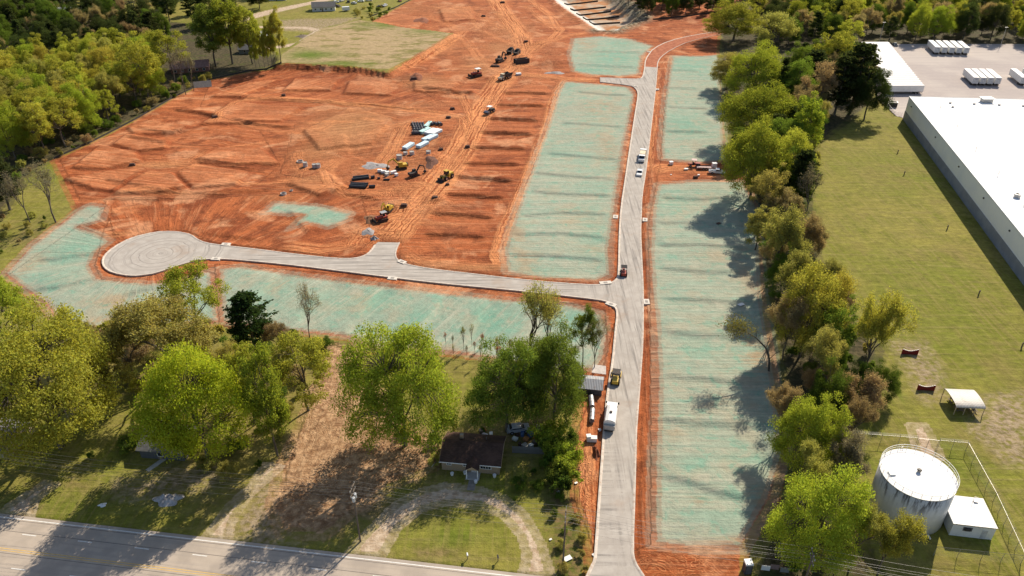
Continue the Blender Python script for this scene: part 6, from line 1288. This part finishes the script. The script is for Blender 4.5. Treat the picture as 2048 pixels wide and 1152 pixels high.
pile(832, 152, 14, 3, .7, simple('red_dirt', (.20, .07, .035), .95), 'dark red soil heap at the tip of the field', 'dirt_mound', 'dirt mound', 9); pile(843, 40, 16, 3, .8, simple('red_dirt', (.20, .07, .035), .95), 'red soil heap on the far clay', 'dirt_mound', 'dirt mound', 10)
pile(205, 1010, 9, 5, .25, white, 'heap of white litter on the grass by the highway', 'litter', 'litter', 11); pile(336, 1000, 30, 14, 1.1, simple('pale_rubble', (.40, .37, .36), .9, 0, .35, 1.5, .1, (.12, .11, .1, .7)), 'pale rubble heap in the shade by the highway', 'rubble_heap', 'rubble heap', 12)
pile(748, 478, 9, 3, .8, gvm, 'grey gravel spill at the mouth of the stub street', seed=13)
# bundles of new pipe
wp_ = simple('pvc_white', (.70, .76, .77), .4, 0, .05); tp_ = simple('pvc_teal', (.42, .66, .62), .4, 0, .06); bp_ = simple('pvc_blue', (.50, .66, .74), .4, 0, .06)
pl0 = MB().cyl((-3, 0, 0), (3, 0, 0), .13, n=8).build('pipe', wp_); plm = {wp_: pl0.data}
for m_ in (tp_, bp_): d_ = pl0.data.copy(); d_.materials[0] = m_; plm[m_] = d_
bpy.data.objects.remove(pl0)
def bundle(px, py, rz, m_, label, nx=9, nz=4, sc=1.0):
    p = on(px, py); e = empty('pipe_bundle', p, rz); e.scale = (sc, 1, 1); tag(e, label, 'pipe bundle', 'bundles of new pipe')
    for j in range(nz):
        for i in range(nx): o = bpy.data.objects.new('pipe', plm[m_]); COL.objects.link(o); o.parent = e; o.location = (random.uniform(-.1, .1), (i - nx / 2 + .5) * .265, .27 + j * .265)
    for x in (-2, 0, 2): MB().box(x - .07, x + .07, -nx * .135, nx * .135, 0, .14).build('bearer', wood, e)
for a in [(856,252,R(75),tp_,'teal pipe bundle standing first at the far end of the stack',6),(850,264,R(60),tp_,'teal pipe bundle left of the big white bundles',8),(862,266,R(58),wp_,'white pipe bundle, left of the two broad ones',10),(871,267,R(58),wp_,'white pipe bundle, right of the two broad ones',10),(856,279,R(58),bp_,'pale blue pipe bundle below the broad white ones, left',8),(864,278,R(58),bp_,'pale blue pipe bundle below the broad white ones, right',7),(845,292,R(60),bp_,'pale blue pipe bundle nearest the grey boxes',8),(817,295,R(66),bp_,'pale blue pipe bundle set apart on the left',8)]: bundle(*a)
# dark fittings in rows
fit = None; fl_ = [(825 + (k % 5) * 5.2 + (k // 5) * 1.5, 250 + (k // 5) * 4.2) for k in range(20)] + [(860 + k * 4.4, 249 + (k % 2) * 1.5) for k in range(6)] + [(826 + k * 4, 268) for k in range(4)]
for k, (x, y) in enumerate(fl_):
    p = on(x, y)
    if fit is None:
        fit = empty('pipe_fitting', p, 0.4); MB().cyl((-.55, 0, .55), (.55, 0, .55), .5, n=12).build('barrel', simple('fitting_dark', (.09, .09, .10), .6, .2), fit); MB().cyl((.45, 0, .55), (.60, 0, .55), .62, n=12).build('flange', simple('fitting_dark', (.09, .09, .10), .6, .2), fit); MB().cyl((0, 0, .9), (0, 0, 1.4), .24, n=10).build('branch', steel, fit); f_ = fit
    else: f_ = copy_tree(fit)
    f_.location = p; f_.rotation_euler = (0, 0, random.uniform(0, 6)); tag(f_, ('%s dark fitting in the %s row behind the teal bundle' % (ordinal(k % 5 + 1), ordinal(k // 5 + 1)) if k < 20 else ('%s dark fitting in the line right of the teal bundle' % ordinal(k - 19) if k < 26 else '%s dark fitting in the short line nearest the bundles' % ordinal(k - 25))), 'pipe fitting', 'dark pipe fittings')
# concrete manhole rings and boxes
def mring(px, py, r, h, label, solid=False):
    p = on(px, py); e = empty('manhole_ring', p); tag(e, label, 'concrete ring', 'concrete manhole sections'); MB().ring((0, 0), r, r * .78, -.05, h, 20).build('ring_wall', simple('ring_concrete', (.46, .43, .39), .9), e); MB().ring((0, 0), r * .98, r * .86, h, h + .08, 20).build('joint_lip', conc, e)
    if solid: MB().cyl((0, 0, h - .2), (0, 0, h - .05), r * .79, n=20).build('cover', conc, e)
mring(600, 324, 1.2, .4, 'flat pale concrete ring on its side left of the others'); mring(611, 333, .8, 1.6, 'concrete manhole section, tallest of the left group', True); mring(629, 335, .8, 1.3, 'concrete manhole section, left of the close pair', True); mring(637, 335, .8, 1.4, 'concrete manhole section, right of the close pair', True); mring(567, 389, 1.0, .5, 'concrete ring set in the ground of the clay'); mring(583, 382, .5, .35, 'small concrete ring near the one set in the ground')
mring(824, 309, .9, 1.2, 'concrete section right below the pale blue bundles', True); mring(811, 309, .8, 1.0, 'concrete section left below the pale blue bundles', True); mring(857, 308, .9, 1.1, 'concrete section standing alone right of the gravel', True); mring(799, 318, 1.1, 1.6, 'concrete section behind the yellow excavator', True)
for k, (x, y, w_, lb) in enumerate([(760,344,1.6,'white concrete block, leftmost beside the gravel strip'),(768,346,1.8,'white concrete block, second beside the gravel strip'),(775,348,1.4,'white concrete block, third beside the gravel strip'),(787,347,2.0,'white concrete block, fourth beside the gravel strip'),(793,352,1.0,'small white concrete block below the row'),(774,352,1.2,'grey concrete block below the white row')]): crate(x, y, w_, 1.0, .9, .2 * k, conc if 'grey' in lb else white, lb, 'concrete_block', None, 'concrete block')
# baffles across the basin
for k, (a, b) in enumerate([((1128,10),(1196,2)),((1140,22),(1212,14)),((1152,31),(1222,23)),((1165,41),(1238,33)),((1178,50),(1240,46))]):
    p, q = at(*a, -4.6), at(*b, -4.6); n_ = 9; m = MB(); o0 = p; L = (q - p).length; u = (q - p) / L
    e = empty('baffle_fence', (p.x, p.y, 0)); tag(e, 'dark baffle across the pale sediment basin, number %s from the top' % ['one', 'two', 'three', 'four', 'five'][k], 'baffle', 'basin baffles')
    net = MB()
    for i in range(n_ + 1):
        w_ = p + (q - p) * (i / n_); z = gz(w_.x, w_.y); MB().cyl((w_.x - p.x, w_.y - p.y, z - .4), (w_.x - p.x, w_.y - p.y, z + 1.1), .05, n=4).build('stake', wood, e)
        if i < n_:
            w2 = p + (q - p) * ((i + 1) / n_); z2 = gz(w2.x, w2.y); v_ = []
            for (ww, zz) in ((w_, z), (w2, z2)):
                for s in (-.02, .02): v_ += [(ww.x - p.x - u.y * s, ww.y - p.y + u.x * s, zz - .1), (ww.x - p.x - u.y * s, ww.y - p.y + u.x * s, zz + 1.0)]
            net._add(v_, [(0, 1, 5, 4), (2, 3, 7, 6), (1, 3, 7, 5)])
    net.build('fabric', simple('silt_fabric', (.05, .045, .04), .9), e)
# silt fence along the clay edge
def silt(pts, label, h=.75, m_=None):
    g = []
    for a, b in zip(pts[:-1], pts[1:]):
        p, q = at(*a), at(*b); k = max(1, int((q - p).length / 4)); g += [p.lerp(q, i / k) for i in range(k)]
    g.append(at(*pts[-1])); zz = height(np.array([p.x for p in g]), np.array([p.y for p in g])); o0 = g[0]; e = empty('silt_fence', (o0.x, o0.y, 0)); tag(e, label, 'silt fence'); net = MB(); pst = MB()
    for i in range(len(g) - 1):
        a, b = g[i] - o0, g[i + 1] - o0; u = (b - a).normalized(); v_ = []
        for (w_, z) in ((a, zz[i]), (b, zz[i + 1])):
            for s in (-.02, .02): v_ += [(w_.x - u.y * s, w_.y + u.x * s, z - .1), (w_.x - u.y * s, w_.y + u.x * s, z + h)]
        net._add(v_, [(0, 1, 5, 4), (2, 3, 7, 6), (1, 3, 7, 5)])
    net.build('fabric', m_ or simple('silt_fabric', (.05, .045, .04), .9), e)
    sp = MB().box(-.03, .03, -.03, .03, -.3, h + .15).build('stake', wood, e); sp.location = (0, 0, zz[0])
    for i in range(1, len(g)): o = sp.copy(); COL.objects.link(o); o.parent = e; o.location = (g[i].x - o0.x, g[i].y - o0.y, zz[i])
silt([(108,318),(180,286),(270,240),(350,195),(420,160),(500,143),(565,137)], 'black silt fence along the left wood edge of the clay'); silt([(828,-4),(790,16),(740,34)], 'dark silt fence at the top edge of the clay')
silt([(1306,40),(1370,34),(1440,24)], 'dark silt fence below the dark wood behind the basin')
# --- top edge cars and yard
for k, (x, y, m_, lb) in enumerate([(672,6,vw,'white car at the top edge, leftmost'),(684,3,vw,'white car at the top edge, second from left'),(697,5,dk,'dark car among the white cars at the top edge'),(708,8,vw,'white car at the top edge nearest the shrubs'),(722,4,vw,'white car at the top edge, rightmost of the cluster'),(760,15,dk,'dark car by the silt fence at the top edge'),(770,13,vw,'pale car by the silt fence at the top edge'),(800,3,red_,'red car at the top edge right of the cluster'),(675,14,dk,'dark car left of the white box van'),(738,2,vw,'white car at the top edge beside the lawn')]): car(x, y, R(30 + 37 * k), m_, lb, 'car', 'car', 'cars at the top edge')
p = on(692, 22); e = empty('box_trailer', p, R(20)); tag(e, 'white box trailer near the top edge beside the cars', 'trailer'); MB().box(-2.4, 2.4, -1.1, 1.1, .6, 2.8).build('box_body', vw, e); MB().cyl((2.4, 0, .6), (3.6, 0, .5), .06, n=5).build('drawbar', dk, e); [wheel(e, x, s * 1.12, .38, .25) for x in (-.5, .4) for s in (-1, 1)]
car(492, 97, R(15), vw, 'white car parked by the gravel loop house', 'car', 'car')
car(1789, 92, R(80), simple('blue_grey_paint', (.10, .13, .16), .4), 'dark blue pickup at the far left of the trailer yard')
p = on(406, 172); e = empty('tarp_shelter', p, R(20)); tag(e, 'grey tarp shelter at the wood edge above the clay', 'shelter'); MB().prism([(-2.5, 0), (0, 2.4), (2.5, 0), (2.4, 0), (0, 2.3), (-2.4, 0)], -4, 4).build('tarp', simple('grey_tarp', (.23, .20, .18), .8), e); MB().cyl((-4, 0, 2.25), (4, 0, 2.25), .05, n=5).build('ridge_pole', wood, e)
# --- junk yard behind the brown-roofed house
car(1083, 876, R(92), bk_, 'black pickup in the junk yard next to the street hedge')
car(1036, 862, R(10), simple('silver_paint', (.35, .35, .36), .4), 'silver car under the trees in the junk yard', 'car', 'car')
e = None
f0, f1 = at(1024, 905), at(1092, 908); L = (f1 - f0).length; e = empty('board_fence', (f0.x, f0.y, gz(f0.x, f0.y)), math.atan2(f1.y - f0.y, f1.x - f0.x)); tag(e, 'grey board fence in front of the junk yard', 'fence'); n_ = 26
fb = MB().box(0, L / n_ - .02, -.02, .02, -.2, 1.75).build('board', simple('grey_board', (.16, .155, .145), .9, 0, .2, 2), e)
for k in range(1, n_): o = fb.copy(); COL.objects.link(o); o.parent = e; o.location = (L * k / n_, random.uniform(-.015, .015), random.uniform(-.04, .04))
for z in (.3, 1.3): MB().box(0, L, .022, .09, z, z + .1).build('rail', wood, e)
jr = random.Random(9); jm_ = [white, dk, simple('junk_orange', (.45, .20, .08), .8), simple('junk_blue', (.08, .14, .30), .7), wood, steel]
jl = ['white box', 'dark crate', 'orange crate', 'blue drum', 'wooden crate', 'grey box']
where = ['by the silver car', 'near the board fence left end', 'in the middle of the junk yard', 'beside the black pickup', 'behind the house roof', 'under the dark green tree', 'at the hedge side']
sp_ = [(1030,880),(1040,892),(1052,880),(1062,872),(1070,888),(1050,895),(1062,896),(1035,872),(1072,878),(1045,870),(962,868),(970,875),(982,870),(1058,862)]
used_ = {}
for k, (x, y) in enumerate(sp_):
    c_ = k % 6; lb = '%s %s' % (jl[c_], where[(k * 3) % 7]); used_[lb] = used_.get(lb, 0) + 1
    crate(x, y, jr.uniform(.6, 1.5), jr.uniform(.6, 1.2), jr.uniform(.4, 1.1), jr.uniform(0, 3), jm_[c_], lb, 'junk_box', None, 'junk', 'junk behind the house')
bl = simple('blue_tarp', (.05, .12, .42), .6); pile(866, 872, 5, 8, 1.2, bl, 'blue tarp heaped beside the big round tree', 'blue_tarp', 'tarp', 14, 14); pile(968, 860, 5, 4, .5, simple('red_cloth', (.45, .05, .03), .8), 'bright red cloth on the ground behind the house', 'red_cloth', 'cloth', 15, 14)
# --- bottom right corner: portable toilet, pallets, sign frames
p = on(1493, 1143); e = empty('portable_toilet', p, R(4)); tag(e, 'white-topped portable toilet at the near end of the teal strip', 'portable toilet'); MB().box(-.6, .6, -.6, .6, 0, 2.2).build('cabin', simple('toilet_dark', (.06, .06, .065), .6), e); MB().box(-.66, .66, -.66, .66, 2.2, 2.45, (.92, .92)).build('roof', vw, e); MB().box(-.4, .4, -.63, -.602, .1, 2.0).build('door', simple('toilet_door', (.10, .10, .11), .6), e); MB().cyl((.4, .4, 2.4), (.4, .4, 2.8), .06, n=6).build('vent', vw, e)
for px, py, m_, lb in [(1530,1142,white,'white sign frame left of the brown board at bottom'),(1548,1140,simple('board_brown', (.26, .17, .15), .8),'brown board propped by the white frames'),(1568,1146,steel,'grey open frame right of the brown board')]:
    p = on(px, py); e = empty('sign_frame', p, R(-8)); tag(e, lb, 'frame', 'frames at the bottom'); MB().box(-.7, .7, -.03, .03, 1.2, 1.3).box(-.7, .7, -.03, .03, .2, .3).box(-.7, -.6, -.03, .03, .3, 1.2).box(.6, .7, -.03, .03, .3, 1.2).build('frame', m_, e)
    if 'brown' in lb: MB().box(-.6, .6, -.02, .02, .3, 1.2).build('panel', m_, e)
    for s in (-.65, .65): MB().box(s - .04, s + .04, .031, .09, -.1, 1.3).build('leg', wood, e)
# mailboxes by the highway verge
for px, py, m_, lb in [(935,1118,white,'white mailbox on the verge in front of the loop lawn'),(996,1122,dk,'dark mailbox on the verge, right of the white one')]:
    p = on(px, py); e = empty('mailbox', p, R(-80)); tag(e, lb, 'mailbox', 'mailboxes on the verge'); MB().box(-.05, .05, -.05, .05, -.2, 1.0).build('post', wood, e); MB().prism([(-.14, 1.0), (.14, 1.0), (.14, 1.18), (.09, 1.28), (-.09, 1.28), (-.14, 1.18)], -.3, .3).build('box_body', m_, e); MB().box(.3, .32, -.12, .12, 1.02, 1.2).build('door', steel, e)
# bits of litter on the verge and clay
for px, py, w_, lb in [(1135,1118,1.4,'white scrap of sheeting on the overgrown verge'),(1118,985,.8,'pale curved scrap by the hedge'),(1152,967,.5,'pale block on the clay left of the street'),(1188,1110,.6,'small white scrap beside the kerb near the bottom'),(1101,1080,.4,'small white cap by the gravel loop'),(1342,350,.5,'white scrap on the clay below the white tank'),(1437,447,1.6,'square dark frame in the tree shadow on the teal strip'),(1482,610,1.6,'pale slab at the shaded edge of the teal strip')]: crate(px, py, w_, w_ * .6, .14, .5, dk if 'dark' in lb else white, lb, 'scrap', None, 'scrap')
